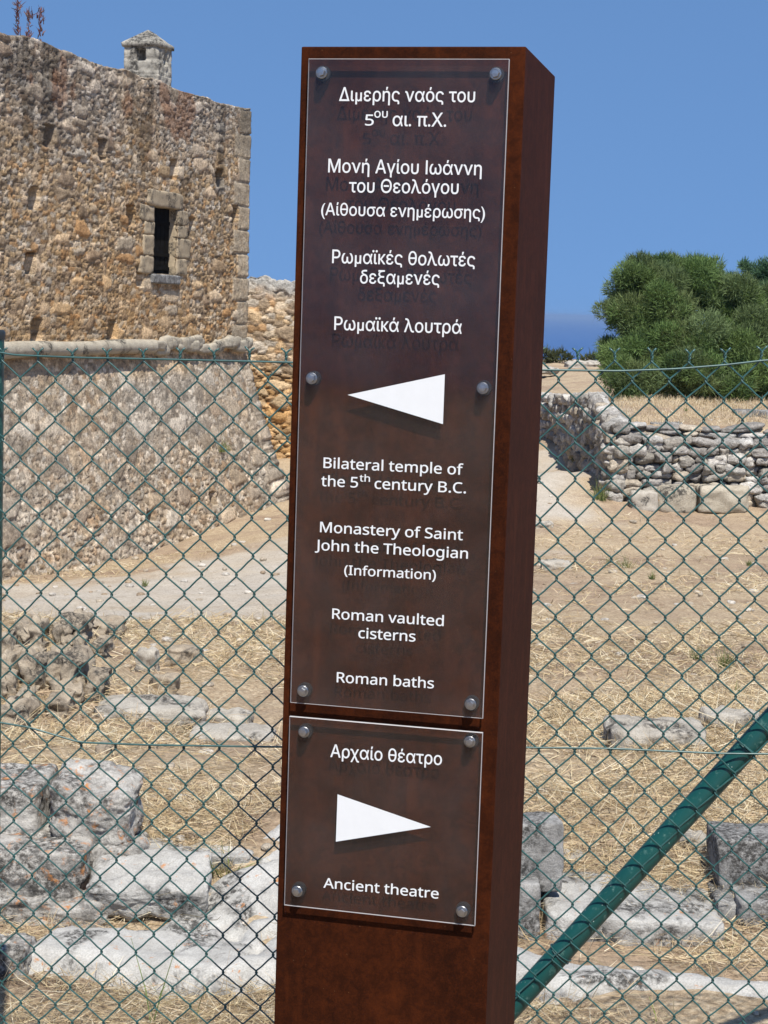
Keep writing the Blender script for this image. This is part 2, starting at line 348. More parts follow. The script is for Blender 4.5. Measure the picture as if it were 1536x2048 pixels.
def block(name, label, cat, px0, px1, ptop, pbot, Y, depth, m, rnd=.16, amp=.05, n=44, yaw=0, pitch=0, roll=0, group=None, sink=.03, chip=.02, dy=0):
    """a stone whose front face fills the given picture box at distance Y (Y None: where the ground is met)"""
    _seed[0] += 1
    if Y is None: Y = hit((px0+px1)/2, pbot)[1]
    Y += dy
    a = W(px0, pbot, Y); c = W(px1, pbot, Y); t = W((px0+px1)/2, ptop, Y); w = np.linalg.norm(c-a); h = t[2]-(a[2]+c[2])/2
    V, F = rockV((w, depth, h+sink), rnd, amp, n, _seed[0], chip=chip)
    V = rotz(roty(rotx(V, pitch), roll), yaw); mid = (a+c)/2
    o = link(name, mesh(name, V, F), m); o.location = Vector((mid[0], mid[1]+depth/2, mid[2]+h/2-sink/2))
    return tag(o, label, cat, group)
SLABS = []
def slab(name, label, cat, poly, h, m, edge=.06, res=.020, rough=.020, group=None, cracks=()):
    P = hits(poly); SLABS.append(P[:, :2]); lo = P.min(0)-.1; hi = P.max(0)+.1
    xs = np.arange(lo[0], hi[0], res); ys = np.arange(lo[1], hi[1], res); X, Y = np.meshgrid(xs, ys, indexing='ij'); Q = np.c_[X.ravel(), Y.ravel()]
    sd = polysd(Q, P[:, :2])+.03*fbm(Q*6, 3, 4)
    z0 = terr(Q[:, 0], Q[:, 1], False); t = np.clip(sd/edge, -1, 1)
    z = z0+h*np.where(t > 0, 1-(1-t)**3, t*2)+rough*fbm(Q*3.5, 5, 8)*np.clip(sd/edge, 0, 1)
    z += .022*np.round(fbm(Q*2.1, 4, 12)*3)/3*np.clip(sd/edge, 0, 1)
    for cr in cracks:
        C = hits(cr)[:, :2]
        for a, b2 in zip(C[:-1], C[1:]):
            d = b2-a; tt = np.clip(((Q-a)@d)/(d@d), 0, 1); dd = np.linalg.norm(Q-a-tt[:, None]*d, axis=1)+.012*fbm(Q*12, 2, 3)
            z -= .05*np.exp(-(np.maximum(dd, 0)/.016)**2)
    Fq = gridfaces(len(xs), len(ys)); keep = (sd[Fq] > -edge*.9).any(1); Fq = Fq[keep]
    u, inv = np.unique(Fq, return_inverse=True); V = np.c_[Q, z][u]; Fq = inv.reshape(Fq.shape)
    c = V.mean(0); o = link(name, mesh(name, V-c, Fq), m); o.location = Vector(c); return tag(o, label, cat, group)
# ------------------------------------------------------------------ sign post
def axes(yaw, lx, ly):
    X = np.array([math.cos(yaw), -math.sin(yaw), 0]); Z = np.array([lx, ly, 1.]); Z /= np.linalg.norm(Z)
    X = X-Z*(X@Z); X /= np.linalg.norm(X); return X, np.cross(Z, X), Z
SX, SY, SZ = axes(.2250, .00386, .00378); SO = np.array([-.13629, 2.59607, 1.96571]); SW = .32; SD = .298
post = empty('sign_post', (SO[0]+SX[0]*SW/2, SO[1]+SX[1]*SW/2, -.12), 'tall rust brown steel signpost with clear lettered panels in front of the wire fence', 'signpost')
def sp(x, z, off=0): return SO+SX*x+SZ*z-SY*off           # local: x right, z up from the top, off towards the viewer
bm = bmesh.new(); H = 2.2
vs = [bm.verts.new(sp(x, z, -d)) for z in (-H, 0) for (x, d) in ((0, 0), (SW, 0), (SW, SD), (0, SD))]
for f in ((0, 1, 5, 4), (1, 2, 6, 5), (2, 3, 7, 6), (3, 0, 4, 7), (4, 5, 6, 7), (3, 2, 1, 0)): bm.faces.new([vs[i] for i in f])
bm.normal_update(); bmesh.ops.bevel(bm, geom=list(bm.edges), offset=.0022, segments=2, affect='EDGES', profile=.6)
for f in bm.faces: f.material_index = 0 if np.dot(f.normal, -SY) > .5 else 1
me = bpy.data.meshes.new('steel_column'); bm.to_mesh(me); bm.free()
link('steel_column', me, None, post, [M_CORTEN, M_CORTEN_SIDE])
GAP, TH = .009, .005
def on_panel(px, py, off=GAP+TH):
    d = ray(px, py); o = sp(0, 0, off); t = ((o-EYE)@SY)/(d@SY); P = EYE+d*t-o; return np.array([P@SX, P@SZ])
_tx = {}
import os
FONT = None
try:                       # a plain humanist sans that ships inside Blender; its built-in font otherwise
    FONT = bpy.data.fonts.load(os.path.join(bpy.utils.system_resource('DATAFILES', path='fonts'), 'NotoSansHebrew-Regular.woff2'))
except Exception: FONT = None
from mathutils.geometry import interpolate_bezier, delaunay_2d_cdt
def glyphs(txt, bold=.009):
    """outlines of the line of text, every contour filled on its own so that crossing strokes stay solid"""
    c = bpy.data.curves.new('t', 'FONT'); c.body = txt
    if FONT and txt.isascii(): c.font = FONT
    o = bpy.data.objects.new('t', c); COL.objects.link(o); dg = bpy.context.evaluated_depsgraph_get()
    cu = o.to_curve(dg); con = []
    for sp_ in cu.splines:
        bp = sp_.bezier_points; P = []
        for k in range(len(bp)):
            p, q = bp[k], bp[(k+1) % len(bp)]
            straight = (p.handle_right-p.co).length < 1e-6 and (q.handle_left-q.co).length < 1e-6
            P += [p.co.copy()] if straight else interpolate_bezier(p.co, p.handle_right, q.handle_left, q.co, 7)[:-1]
        P = np.array([(v[0], v[1]) for v in P]); keep = np.linalg.norm(P-np.roll(P, 1, 0), axis=1) > 1e-5; P = P[keep]
        if len(P) > 2: con.append(P)
    o.to_curve_clear(); bpy.data.objects.remove(o); bpy.data.curves.remove(c)
    E = []; n = 0
    for P in con: k = len(P); E += [(n+i, n+(i+1) % k) for i in range(k)]; n += k
    vo, _, fo = delaunay_2d_cdt([Vector(p) for p in np.concatenate(con)], E, [], 0, 1e-6)[:3]
    Q = np.array([(v.x, v.y) for v in vo]); T = np.array([f for f in fo if len(f) == 3]); ce = Q[T].mean(1); wn_ = np.zeros(len(ce))
    for P in con:                          # winding number of every triangle's centre
        for p, q in zip(P, np.roll(P, -1, 0)):
            cr = (q[0]-p[0])*(ce[:, 1]-p[1])-(ce[:, 0]-p[0])*(q[1]-p[1])
            wn_ += ((p[1] <= ce[:, 1]) & (q[1] > ce[:, 1]) & (cr > 0)).astype(int)-((p[1] > ce[:, 1]) & (q[1] <= ce[:, 1]) & (cr < 0)).astype(int)
    T = T[wn_ != 0]; V = []; F = []
    for q_, (dx, dy) in enumerate(((0, 0), (bold, 0), (-bold, 0), (0, bold*.8), (0, -bold*.8))):     # a little heavier than the regular weight
        V.append(np.c_[Q+np.array([dx, dy]), np.full(len(Q), q_*.0001)]); F += [tuple(int(i)+q_*len(Q) for i in t) for t in T]
    return np.concatenate(V), F
def capline(pieces, cap, parent, name='lettering'):
    """pieces: (text, left px, left baseline py, right px, right baseline py, size factor)"""
    AV = []; AF = []; n = 0
    for txt, x0, y0, x1, y1, k in pieces:
        V, F = glyphs(txt); a = on_panel(x0, y0); b2 = on_panel(x1, y1); ux = V[np.unique(np.array(F)), 0]; lo, hi = ux.min(), ux.max()
        sz = cap/.714*k; zz = (a[1]+b2[1])/2
        L2 = np.c_[a[0]+(V[:, 0]-lo)/(hi-lo)*(b2[0]-a[0]), zz+V[:, 1]*sz]
        L2[:, 1] += (L2[:, 0]-(a[0]+b2[0])/2)*(b2[1]-a[1])/(b2[0]-a[0])
        for off in (GAP+TH+.0004,):
            AV.append(np.array([sp(q[0], q[1], off+w_) for q, w_ in zip(L2, V[:, 2])])); AF += [tuple(i+n for i in f) for f in F]; n += len(V)
    return link(name, mesh(name, np.concatenate(AV), AF, False), M_WHITE, parent)
def panel(corners, label):
    pc = np.array([on_panel(*q) for q in corners]); x0, x1 = (pc[0, 0]+pc[3, 0])/2, (pc[1, 0]+pc[2, 0])/2; z1, z0 = (pc[0, 1]+pc[1, 1])/2, (pc[2, 1]+pc[3, 1])/2
    bm = bmesh.new(); r = .004
    vs = [bm.verts.new(sp(x, z, o)) for o in (GAP, GAP+TH) for (x, z) in ((x0, z0), (x1, z0), (x1, z1), (x0, z1))]
    for f in ((3, 2, 1, 0), (4, 5, 6, 7), (0, 1, 5, 4), (1, 2, 6, 5), (2, 3, 7, 6), (3, 0, 4, 7)): bm.faces.new([vs[i] for i in f])
    bm.normal_update()
    for f in bm.faces: f.material_index = 0 if abs(np.dot(f.normal, SY)) > .9 else 1
    bmesh.ops.bevel(bm, geom=[e for e in bm.edges if {f.material_index for f in e.link_faces} == {0, 1} and any(np.dot(f.normal, SY) < -.9 for f in e.link_faces)], offset=.0005, segments=1, affect='EDGES', material=1)
    me = bpy.data.meshes.new('panel'); bm.to_mesh(me); bm.free()
    o = link('panel', me, None, post, [M_ACR, M_EDGE]); o['label'] = label; return o
P1 = panel([(618.5, 115.9), (1020, 119.3), (964.1, 1437), (578.9, 1406)], 'tall upper panel with left pointing arrow')
P2 = panel([(578.5, 1433.6), (966, 1465), (949, 1852), (568.3, 1811.6)], 'short lower panel with right pointing arrow')
def lathe(prof, c, n=24, rot=0):         # prof: (radius, off) along the panel normal
    a = np.arange(n)*2*math.pi/n+rot; k = len(prof)
    V = np.array([c+SX*math.cos(t)*r+SZ*math.sin(t)*r-SY*o for t in a for r, o in prof]); return V, gridfaces(n, k, True)
def bolt(px, py, parent):
    q = on_panel(px, py, GAP+TH+.004); c = sp(q[0], q[1], 0); f = GAP+TH
    r = .0105
    V, F = lathe([(.0, .0002), (r, .0002), (r, GAP-.0003), (0, GAP-.0003)], c)
    link('rubber_spacer', mesh('rubber_spacer', V, F, False), M_RUBBER, parent)
    B = Bag(); B.add(*lathe([(.0, f+.0006), (.0080, f+.0006), (.0083, f+.0013), (.0074, f+.0023), (0, f+.0024)], c))
    B.add(*lathe([(.0, f+.002), (.0062, f+.002), (.0062, f+.0066), (.0053, f+.0076), (0, f+.0079)], c, 6, random.random()))
    link('bolt', B.mesh('bolt', False), M_STEEL, parent)
for q in ((642, 144.6), (990.5, 146.9), (622.3, 756.8), (964.8, 776.5), (604.6, 1383), (940.3, 1409.5)): bolt(*q, P1)
for q in ((606.8, 1465.3), (938.8, 1484.6), (593.2, 1784), (922.9, 1824.5)): bolt(*q, P2)
CAPH = .0184
L1 = [[('Διμερής ναός του', 678.2, 201.8, 950, 204.4, 1)],
      [('5', 730, 250.7, 747.5, 251, 1), ('ου', 748.5, 235, 775.5, 235.5, .64), ('αι. π.Χ.', 785, 252, 892.3, 253.4, 1)],
      [('Μονή Αγίου Ιωάννη', 656.3, 344.6, 963.3, 350.5, 1)], [('του Θεολόγου', 697.8, 384.5, 916.9, 388, 1)],
      [('(Αίθουσα ενημέρωσης)', 642.3, 430, 969.7, 437.6, .92)], [('Ρωμαϊκές θολωτές', 664.2, 526, 950, 532.9, 1)],
      [('δεξαμενές', 720, 566.5, 879, 570, 1)], [('Ρωμαϊκά λουτρά', 668.4, 659.5, 923.3, 667.5, 1)],
      [('Bilateral temple of', 646.9, 935.5, 926.3, 949.5, 1)],
      [('the 5', 642.3, 971.8, 716, 975, 1), ('th', 719, 962.5, 740, 963.5, .66), ('century B.C.', 749, 977, 932, 986.5, 1)],
      [('Monastery of Saint', 640, 1063.9, 925.6, 1080.2, 1)], [('John the Theologian', 630, 1099.5, 935.8, 1117.2, 1)],
      [('(Information)', 688.4, 1149, 871.6, 1159.5, .92)], [('Roman vaulted', 664.2, 1237, 887.4, 1252, 1)],
      [('cisterns', 716.7, 1275.6, 831, 1283, 1)], [('Roman baths', 673.3, 1364.2, 867.8, 1376.6, 1)]]
for l in L1: capline(l, CAPH, P1)
for l in ([('Αρχαίο θέατρο', 660.8, 1513.5, 883.7, 1530, 1)], [('Ancient theatre', 646.9, 1774.8, 877.2, 1797, 1)]): capline(l, CAPH, P2)
def arrow(tri, parent):
    V = np.array([sp(*on_panel(*q, GAP+TH+.0005), GAP+TH+k) for k in (.0003, .0008) for q in tri])
    link('arrow', mesh('arrow', V, [(3, 4, 5), (2, 1, 0), (0, 1, 4, 3), (1, 2, 5, 4), (2, 0, 3, 5)], False), M_WHITE, parent)
arrow([(695.2, 789.7), (885.9, 848.2), (889.7, 748.5)], P1); arrow([(675.2, 1588.8), (671.8, 1683.2), (861, 1653.8)], P2)
# ------------------------------------------------------------------ chain link fence
FO = np.array([-.69355, 3.5547, 1.48262]); FX = np.array([.0707*math.cos(.05375), -.0707*math.sin(.05375), .00212]); FY = np.array([.00125, .00049, -.03893])
FN = np.cross(FX, -FY); FN /= np.linalg.norm(FN)          # away from the viewer
if FN[1] < 0: FN = -FN
fence = empty('chain_link_fence', (.3, 3.55, -.1), 'green coated chain link fence of diamond mesh with a slanting brace', 'fence')
def fpt(i, j):
    p = FO+i*FX+j*FY; e = .0040*vnoise(np.array([[i*.5, j*.35, .3]]), 2)[0]; g = .0036*vnoise(np.array([[i*.5, j*.35, 5.3]]), 3)[0]
    k = 1+max(0, j-28)*.09
    return p+FX/.0707*e*k+np.array([0, 0, g*k])+FN*.004*vnoise(np.array([[i*.2, j*.15, 9.1]]), 4)[0]
NJ = 41; UX = FX/.0707; items = []
for k in range(-60, 76):
    pts = []; ro = .0016; dep = .0017
    for j in range(0, NJ+1):
        c = k if (k-j) % 2 == 0 else k+1; right = c == k+1
        P = fpt(c/2, j); s = 1 if right else -1
        nx = fpt((k if right else k+1)/2, j+1); dq = nx-P
        d_in = dep*(-1 if right else 1)                     # coming in / going out on opposite sides
        if j > 0: pts.append(P+UX*s*ro*.3+np.array([0, 0, .0032])+FN*d_in)
        pts.append(P+UX*s*ro)
        if j < NJ:
            pts.append(P+UX*s*ro*.3-np.array([0, 0, .0032])-FN*d_in)
            bow = .0016*random.uniform(.3, 1.2)
            pts.append(P+dq*.30+np.array([0, 0, -bow])-FN*d_in*.6); pts.append(P+dq*.70+np.array([0, 0, bow*.8])-FN*d_in*.6)
    items.append(tube(pts, .00175, 6, FN))
for i in range(-30, 38):                                     # twisted barbs on the top edge
    P = fpt(i, 0); h = .0145*random.uniform(.9, 1.1); w = .0098*random.uniform(.85, 1.15); sk = random.uniform(-.002, .002)
    for s in (-1, 1):
        pts = [P+np.array([0, 0, -.002])]
        for q in range(1, 6):
            ph = q*1.35; pts.append(P+UX*(s*math.cos(ph)*.0018+sk*q/5)+FN*(s*math.sin(ph)*.0018)+np.array([0, 0, h*q/5]))
        pts.append(P+UX*(s*w*.45+sk)+np.array([0, 0, h+.0035])); pts.append(P+UX*(s*w+sk)+np.array([0, 0, h+.0075+random.uniform(-.001, .002)]))
        items.append(tube(pts, .0018, 6, FN))
link('wire_mesh', tube_mesh('wire_mesh', items), M_WIRE, fence)
def on_fence(px, py, off=0):
    d = ray(px, py); t = ((FO+FN*off-EYE)@FN)/(d@FN); return EYE+d*t
for pl in ([(-2600, 690), (-60, 702), (0, 705), (30, 710), (150, 715), (300, 718), (590, 725), (850, 734), (1090, 740), (1240, 742), (1350, 738), (1450, 730), (1536, 720), (1800, 705), (3400, 705)],
           [(-2600, 1440), (-60, 1438), (0, 1445), (60, 1455), (160, 1485), (300, 1490), (560, 1494), (800, 1494), (1040, 1495), (1220, 1497), (1440, 1507), (1536, 1508), (1800, 1512), (3400, 1525)]):
    P = np.array([on_fence(x, y, -.0035) for x, y in pl]); t = np.linspace(0, len(P)-1, 160)
    Q = np.stack([np.interp(t, range(len(P)), P[:, k]) for k in range(3)], 1)
    for _ in range(3): Q[1:-1] = (Q[:-2]+2*Q[1:-1]+Q[2:])/4
    link('tension_wire', mesh('tension_wire', *tube(Q, .0020, 8, FN)), M_WIRE, fence)
def gz(P): return float(terr(np.array([P[0]]), np.array([P[1]]), False)[0])
a = on_fence(-16, 668, .03); b2 = on_fence(-24, 1700, .03); dv = (b2-a)/(a[2]-b2[2]); zb = gz(a)-.15
po = link('post', mesh('post', *tube([a, a+dv*(a[2]-zb)], .0242, 28, (0, 1, 0))), M_POLE, fence)
B = Bag(); up = -dv/np.linalg.norm(dv)
def latheZ(prof, c, n=28): 
    t = np.arange(n)*2*math.pi/n; return np.array([c+np.array([math.cos(x)*r, math.sin(x)*r, z]) for x in t for r, z in prof]), gridfaces(n, len(prof), True)
V, F = latheZ([(.0255, -.010), (.0262, -.002), (.0262, .004), (.0235, .0085), (.001, .010)], a); link('cap', mesh('cap', V, F), M_CAP, po)
br0 = on_fence(1052, 1982, .027); br1 = on_fence(1488.5, 1501, .027); bd = (br1-br0)/np.linalg.norm(br1-br0)
t0 = (br0[2]-gz(br0)+.12)/bd[2]; t1 = (1.46-br0[2])/bd[2]
bt = br0+bd*t1
link('brace', mesh('brace', *tube([br0-bd*t0, bt], .0232, 28, FN)), M_POLE, fence)
pz = gz(bt); po2 = link('post', mesh('post', *tube([(bt[0]+.02, bt[1], 1.50), (bt[0]+.02, bt[1], pz-.15)], .0242, 28, (0, 1, 0))), M_POLE, fence)
V, F = latheZ([(.0255, -.010), (.0262, -.002), (.0262, .004), (.0235, .0085), (.001, .010)], np.array([bt[0]+.02, bt[1], 1.55])); link('cap', mesh('cap', V, F), M_CAP, po2)
for (px, py) in ((1500, 1500), (1118, 1905)):               # wire ties round the brace
    c = on_fence(px, py, .027); c = br0+bd*((c-br0)@bd); s1 = np.cross(bd, FN)
    s1 /= np.linalg.norm(s1); pts = [c+(s1*math.cos(t)+FN*math.sin(t))*.0252+bd*(.004*math.sin(t*.5)) for t in np.linspace(0, 2*math.pi*1.9, 46)]
    link('wire_tie', mesh('wire_tie', *tube(pts, .0014, 6, bd)), M_WIRE, fence)
# ------------------------------------------------------------------ rubble masonry surfaces
def voro(u, v, cu, cv, seed):
    iu = np.floor(u/cu).astype(int); iv = np.floor(v/cv).astype(int); f1 = np.full(u.shape, 9.); f2 = f1.copy(); idc = np.zeros(u.shape)
    for a in (-1, 0, 1):
        for c in (-1, 0, 1):
            A = iu+a; C = iv+c; x = (A+.15+.7*hsh(A, C, 1, seed)); y = (C+.15+.7*hsh(A, C, 2, seed))
            sx = .75+.6*hsh(A, C, 3, seed)
            d = np.sqrt(((u/cu-x)/sx)**2+(v/cv-y)**2)/(.8+.4*hsh(A, C, 5, seed)); h = hsh(A, C, 4, seed)
            n = d < f1; f2 = np.where(n, f1, np.minimum(f2, d)); idc = np.where(n, h, idc); f1 = np.where(n, d, f1)
    return f1, f2-f1, idc
PAL = np.array([1.10, 1.0, .88])*np.array([(.46, .36, .24), (.38, .29, .185), (.52, .43, .32), (.33, .27, .20), (.45, .42, .37), (.40, .27, .155), (.56, .49, .39), (.29, .235, .18)])
def masonry(u, z, seed, small=(.15, .070), big=(.50, .20), pbig=.26, mort=(.26, .185, .11)):
    P = np.c_[u, z]; w = .05*fbm(P*3, 3, seed); uu = u+w; zz = z+.03*fbm(P*4+9, 3, seed+1)
    f1, e1, i1 = voro(uu, zz, *small, seed); F1, E1, I1 = voro(uu, zz, *big, seed+50)
    isb = (I1 < pbig) & (E1 > .16)
    hs_ = sstep(.02, .28, e1)*(.35+.65*((i1*7.7) % 1)); hb = sstep(.12, .42, E1)*.62+.30
    h = np.where(isb, hb, hs_*.75); ide = np.where(isb, (I1*13.7) % 1, i1)
    k = (ide*len(PAL)).astype(int) % len(PAL); col = PAL[k]*(.75+.5*((ide*91.7) % 1))[:, None]
    mo = np.where(isb, 0, 1-sstep(.0, .16, e1))[:, None]; col = col*(1-mo)+np.array(mort)*mo
    return h, col
# castle ------------------------------------------------------------
CA = np.array([-5.11, 24.0]); CB = CA+(np.array([-2.48, 33.3])-CA)*.947; CDn = (CB-CA)/np.linalg.norm(CB-CA); CLEN = np.linalg.norm(CB-CA); CNr = np.array([CDn[1], -CDn[0]])
CDIR = np.array([*CDn, 0]); CNRM = np.array([*CNr, 0]); ZT = 5.05; ZC = .90
def wall_sz(px, py):
    d = ray(px, py); A = np.array([*CA, 0]); t = ((A-EYE)@CNRM)/(d@CNRM); P = EYE+d*t; return (P-A)@CDIR, P[2]
castle = empty('stone_tower', (-4.5, 27, -2), 'large rubble stone tower with a slit window and sloping base', 'tower')
# path along the wall and round its far corner
U0, U1, RET = -7.0, CLEN, 4.0
us = np.r_[np.arange(U0, -1.2, .07), np.arange(-1.2, U1-.05, .034), np.linspace(U1-.05, U1+.05, 7)[:-1], np.arange(U1+.05, U1+RET, .12)]
def wallpt(u, out):
    f = CA[None]+CDn[None]*np.minimum(u, U1)[:, None]; r = np.maximum(u-U1, 0)[:, None]
    ang = sstep(-.05, .05, u-U1)*math.pi/2
    n = CNr[None]*np.cos(ang)[:, None]+CDn[None]*np.sin(ang)[:, None]
    corner = (1/np.maximum(np.cos(np.minimum(ang, math.pi/2-ang)), .7))
    return f-CNr[None]*r+n*(out*corner)[:, None]
wx0, wz1 = wall_sz(306, 412); wx1, _ = wall_sz(352, 412); _, wz0 = wall_sz(325, 549)
def castle_face(name, zs, batter, capback, seed, mf, hole=None, mat_=M_RUBBLE, ztop=None):
    nu, nv = len(us), len(zs); Uq, Zq = np.meshgrid(us, zs, indexing='ij'); u = Uq.ravel(); z = Zq.ravel()
    h, col, rel = mf(u, z); over = np.maximum(0, z-ZT) if capback else 0*z
    zt = 0
    if capback: zt = .04*fbm(np.c_[u*1.4, u*0], 4, 31)-.01
    out = h*rel+batter(z)
    zz = np.minimum(z, ZT) if capback else z
    if capback: zz = zz+zt*sstep(ZT-1.2, ZT, z)+.03*h*(over > 0); out = np.where(over > 0, -over*np.clip(.04+np.abs(u-U1)*.7, 0, 1)+h*.03, out)
    xy = wallpt(u, out); V = np.c_[xy, zz]; F = gridfaces(nu, nv)
    if hole is not None:
        cu = u[F].mean(1); cz = z[F].mean(1); F = F[~((cu > hole[0]) & (cu < hole[1]) & (cz > hole[2]) & (cz < hole[3]))]
    return link(name, mesh(name, V, F, True, col), mat_, castle)
PUT = [wall_sz(*q) for q in ((97, 272), (203, 300), (345, 340), (437, 357), (66, 398), (260, 432), (58, 525), (278, 552), (72, 660), (222, 660), (468, 430), (382, 455))]
QUOIN = [(c, CLEN) for c in ()]
def mf_up(u, z):
    h, col = masonry(u, z, 5)
    P = np.c_[u, z]; n = fbm(P*.7, 4, 21); rel = .038+.012*n
    g = sstep(3.4, 4.7, z+.5*n)[:, None]; grey = col.mean(1, keepdims=True)*np.array([1.02, .94, .83])
    col = col*(1-.6*g)+grey*.6*g*.92
    st = sstep(.25, .7, fbm(np.c_[u*2.2, z*.45], 4, 40))*sstep(2.2, 4.4, z); col = col*(1-.45*st[:, None])
    rd = sstep(.3, .6, fbm(P*1.3, 4, 60))[:, None]*sstep(3.2, 4.6, z)[:, None]; col = col*(1-.55*rd)+np.array([.24, .11, .055])*.55*rd
    og = sstep(1.9, 1.0, z+.3*n)[:, None]*.35+sstep(.1, .6, fbm(P*.5, 3, 70))[:, None]*.3; col = col*(1-og)+col*np.array([1.12, .93, .66])*og
    # dressed corner stones near the far end
    q = (u > CLEN-.75+.25*(np.floor(z/.42) % 2)) & (u <= CLEN+.6)
    ez = np.abs((z/.42) % 1-.5)*2; hq = sstep(1, .86, ez)*.9+.15*fbm(P*5, 4, 33); cq = np.array([.47, .39, .28])*(.8+.35*hsh(np.floor(z/.42).astype(int), (u*0).astype(int), 3, 5))[:, None]
    cq = cq*(1-.45*sstep(3.0, 4.9, z+.4*n))[:, None]
    mixq = (.75*np.ones(len(u)))*q; h = h*(1-mixq)+hq*mixq; col = col*(1-mixq[:, None])+cq*mixq[:, None]
    for (pu, pz) in PUT:
        inside = (np.abs(u-pu-.03*fbm(P*5, 2, 3)) < .13) & (np.abs(z-pz) < .15)
        h = np.where(inside, -6.0, h)
    return h, col, rel
hole = (wx0, wx1, wz0, wz1)
castle_face('upper_wall', np.r_[np.arange(ZC-.12, ZT, .023), ZT+np.r_[.0, .04, .1, .2, .35, .55, .8, 1.1]], lambda z: 0*z, True, 5, mf_up, hole)
def mf_lo(u, z):
    h, col = masonry(u, z, 8, (.14, .075), (.52, .26), .30); P = np.c_[u, z]; n = fbm(P*.8, 4, 22)
    g = np.clip(.52+.3*n, 0, 1)[:, None]; grey = col.mean(1, keepdims=True)*np.array([1.13, .99, .80])*1.16; col = col*(1-g)+grey*g
    rel = .024+.035*sstep(.0, -1.8, z); og = sstep(.55, .85, z+.2*n)[:, None]*.7; col = col*(1-og)+col*np.array([1.12, .9, .62])*og
    for (pu, pz) in (wall_sz(225, 1035), wall_sz(357, 995)):
        h = np.where((np.abs(u-pu) < .12) & (np.abs(z-pz) < .12), -4.0, h)
    return h, col, rel
bat = lambda z: .24*np.maximum(0, ZC-.1-z)+.05*sstep(-1.0, -2.2, z)
castle_face('sloping_base', np.arange(-3.0, ZC+.06, .026), bat, False, 8, mf_lo)
# cordon roll, whole on the left and broken into lumps on the right
def w3(u, z, out): return np.array([*(CA+CDn*u+CNr*out), z])
M_CORDON = stone('cordon_limestone', (.46, .41, .32), (.33, .29, .225), .12, .08, .8)
uend = wall_sz(297, 690)[0]; cs = np.arange(-7, uend, .05)
P = np.array([w3(x, .92+.008*math.sin(x*2.2), .07) for x in cs]); rr_ = .108+.010*vnoise(np.c_[cs*1.5, cs*0], 3)+.010*(np.mod(cs, .62) > .05)-.010
link('cordon', mesh('cordon', *tube(P, rr_, 14, (0, 0, 1))), M_CORDON, castle)
for q in range(17):
    uu = uend+.15+q*(CLEN-uend)/17; sz = (.56*random.uniform(.7, 1.2), .2*random.uniform(.8, 1.3), .19*random.uniform(.8, 1.2)); V, F = rockV(sz, .5, .16, 6, 300+q)
    if q != 9: link('cordon_stone', mesh('cordon_stone', rotz(V, math.atan2(CDn[1], CDn[0]))+w3(uu, .9+random.uniform(-.05, .07), .02+random.uniform(-.03, .05)), F), M_CORDON, castle)
# window
ww, wh = wx1-wx0, wz1-wz0; win = bpy.data.objects.new('window', None); COL.objects.link(win); win.parent = castle; win.location = Vector(w3((wx0+wx1)/2, (wz0+wz1)/2, 0))-castle.location
def quads(name, Q, m, par):
    return link(name, mesh(name, np.array([p for q in Q for p in q]), np.arange(4*len(Q)).reshape(-1, 4), False), m, par)
M_JAMB = stone('dressed_sandstone', (.43, .345, .235), (.31, .25, .17), .3, .1, 1.6)
M_DARK = plain('dark_shutter_wood', (.006, .0055, .005), .9, 0, .05, .8, 12)
D = -.15; s0, s1, z0, z1 = wx0-.02, wx1+.02, wz0-.02, wz1+.02; sp1 = .04
e = [(s0, z0), (s1, z0), (s1, z1), (s0, z1)]; inn = [(s0+.05, z0+.02), (s1-sp1, z0+.02), (s1-sp1, z1-.02), (s0+.05, z1-.02)]
quads('reveal', [[w3(*e[k], .03), w3(*e[(k+1) % 4], .03), w3(*inn[(k+1) % 4], D), w3(*inn[k], D)] for k in range(4)], M_JAMB, win)
B = Bag(); nb = 5
for k in range(nb):
    a_ = inn[0][0]+(inn[1][0]-inn[0][0])*k/nb; b_ = inn[0][0]+(inn[1][0]-inn[0][0])*(k+1)/nb
    V, F = boxV(w3((a_+b_)/2, (z0+z1)/2, D+.03), (b_-a_)*.94, .03, wh, (CDIR, CNRM, np.array([0, 0, 1.]))); B.add(V, F)
for zz in (z0+.12, z0+.34, z1-.25):
    V, F = boxV(w3((inn[0][0]+inn[1][0])/2, zz, D+.055), inn[1][0]-inn[0][0]-.02, .02, .06, (CDIR, CNRM, np.array([0, 0, 1.]))); B.add(V, F)
link('shutter', B.mesh('shutter', False), M_DARK, win)
def dressed(name, u0, u1, za, zb, seed, out=-.01, d=.3, par=win, m=M_JAMB):
    V, F = rockV((u1-u0, d, zb-za), .14, .03, 10, seed, chip=.03); V = rotz(V, math.atan2(CDn[1], CDn[0]))
    return link(name, mesh(name, V+w3((u0+u1)/2, (za+zb)/2, out-d/2+.05), F), m, par)
dressed('lintel', wx0-.28, wx1+.22, wz1, wz1+.26, 401, .005); dressed('sill', wx0-.12, wx1+.1, wz0-.15, wz0, 402, .03, .4, win, M_ASHLAR)
zz = wz0; k = 0
while zz < wz1-.05:
    hgt = min(random.uniform(.2, .34), wz1-zz); dressed('jamb_stone', wx0-random.uniform(.25, .55), wx0, zz, zz+hgt, 410+k); 
    dressed('jamb_stone', wx1, wx1+random.uniform(.25, .6), zz, zz+hgt, 430+k); zz += hgt; k += 1
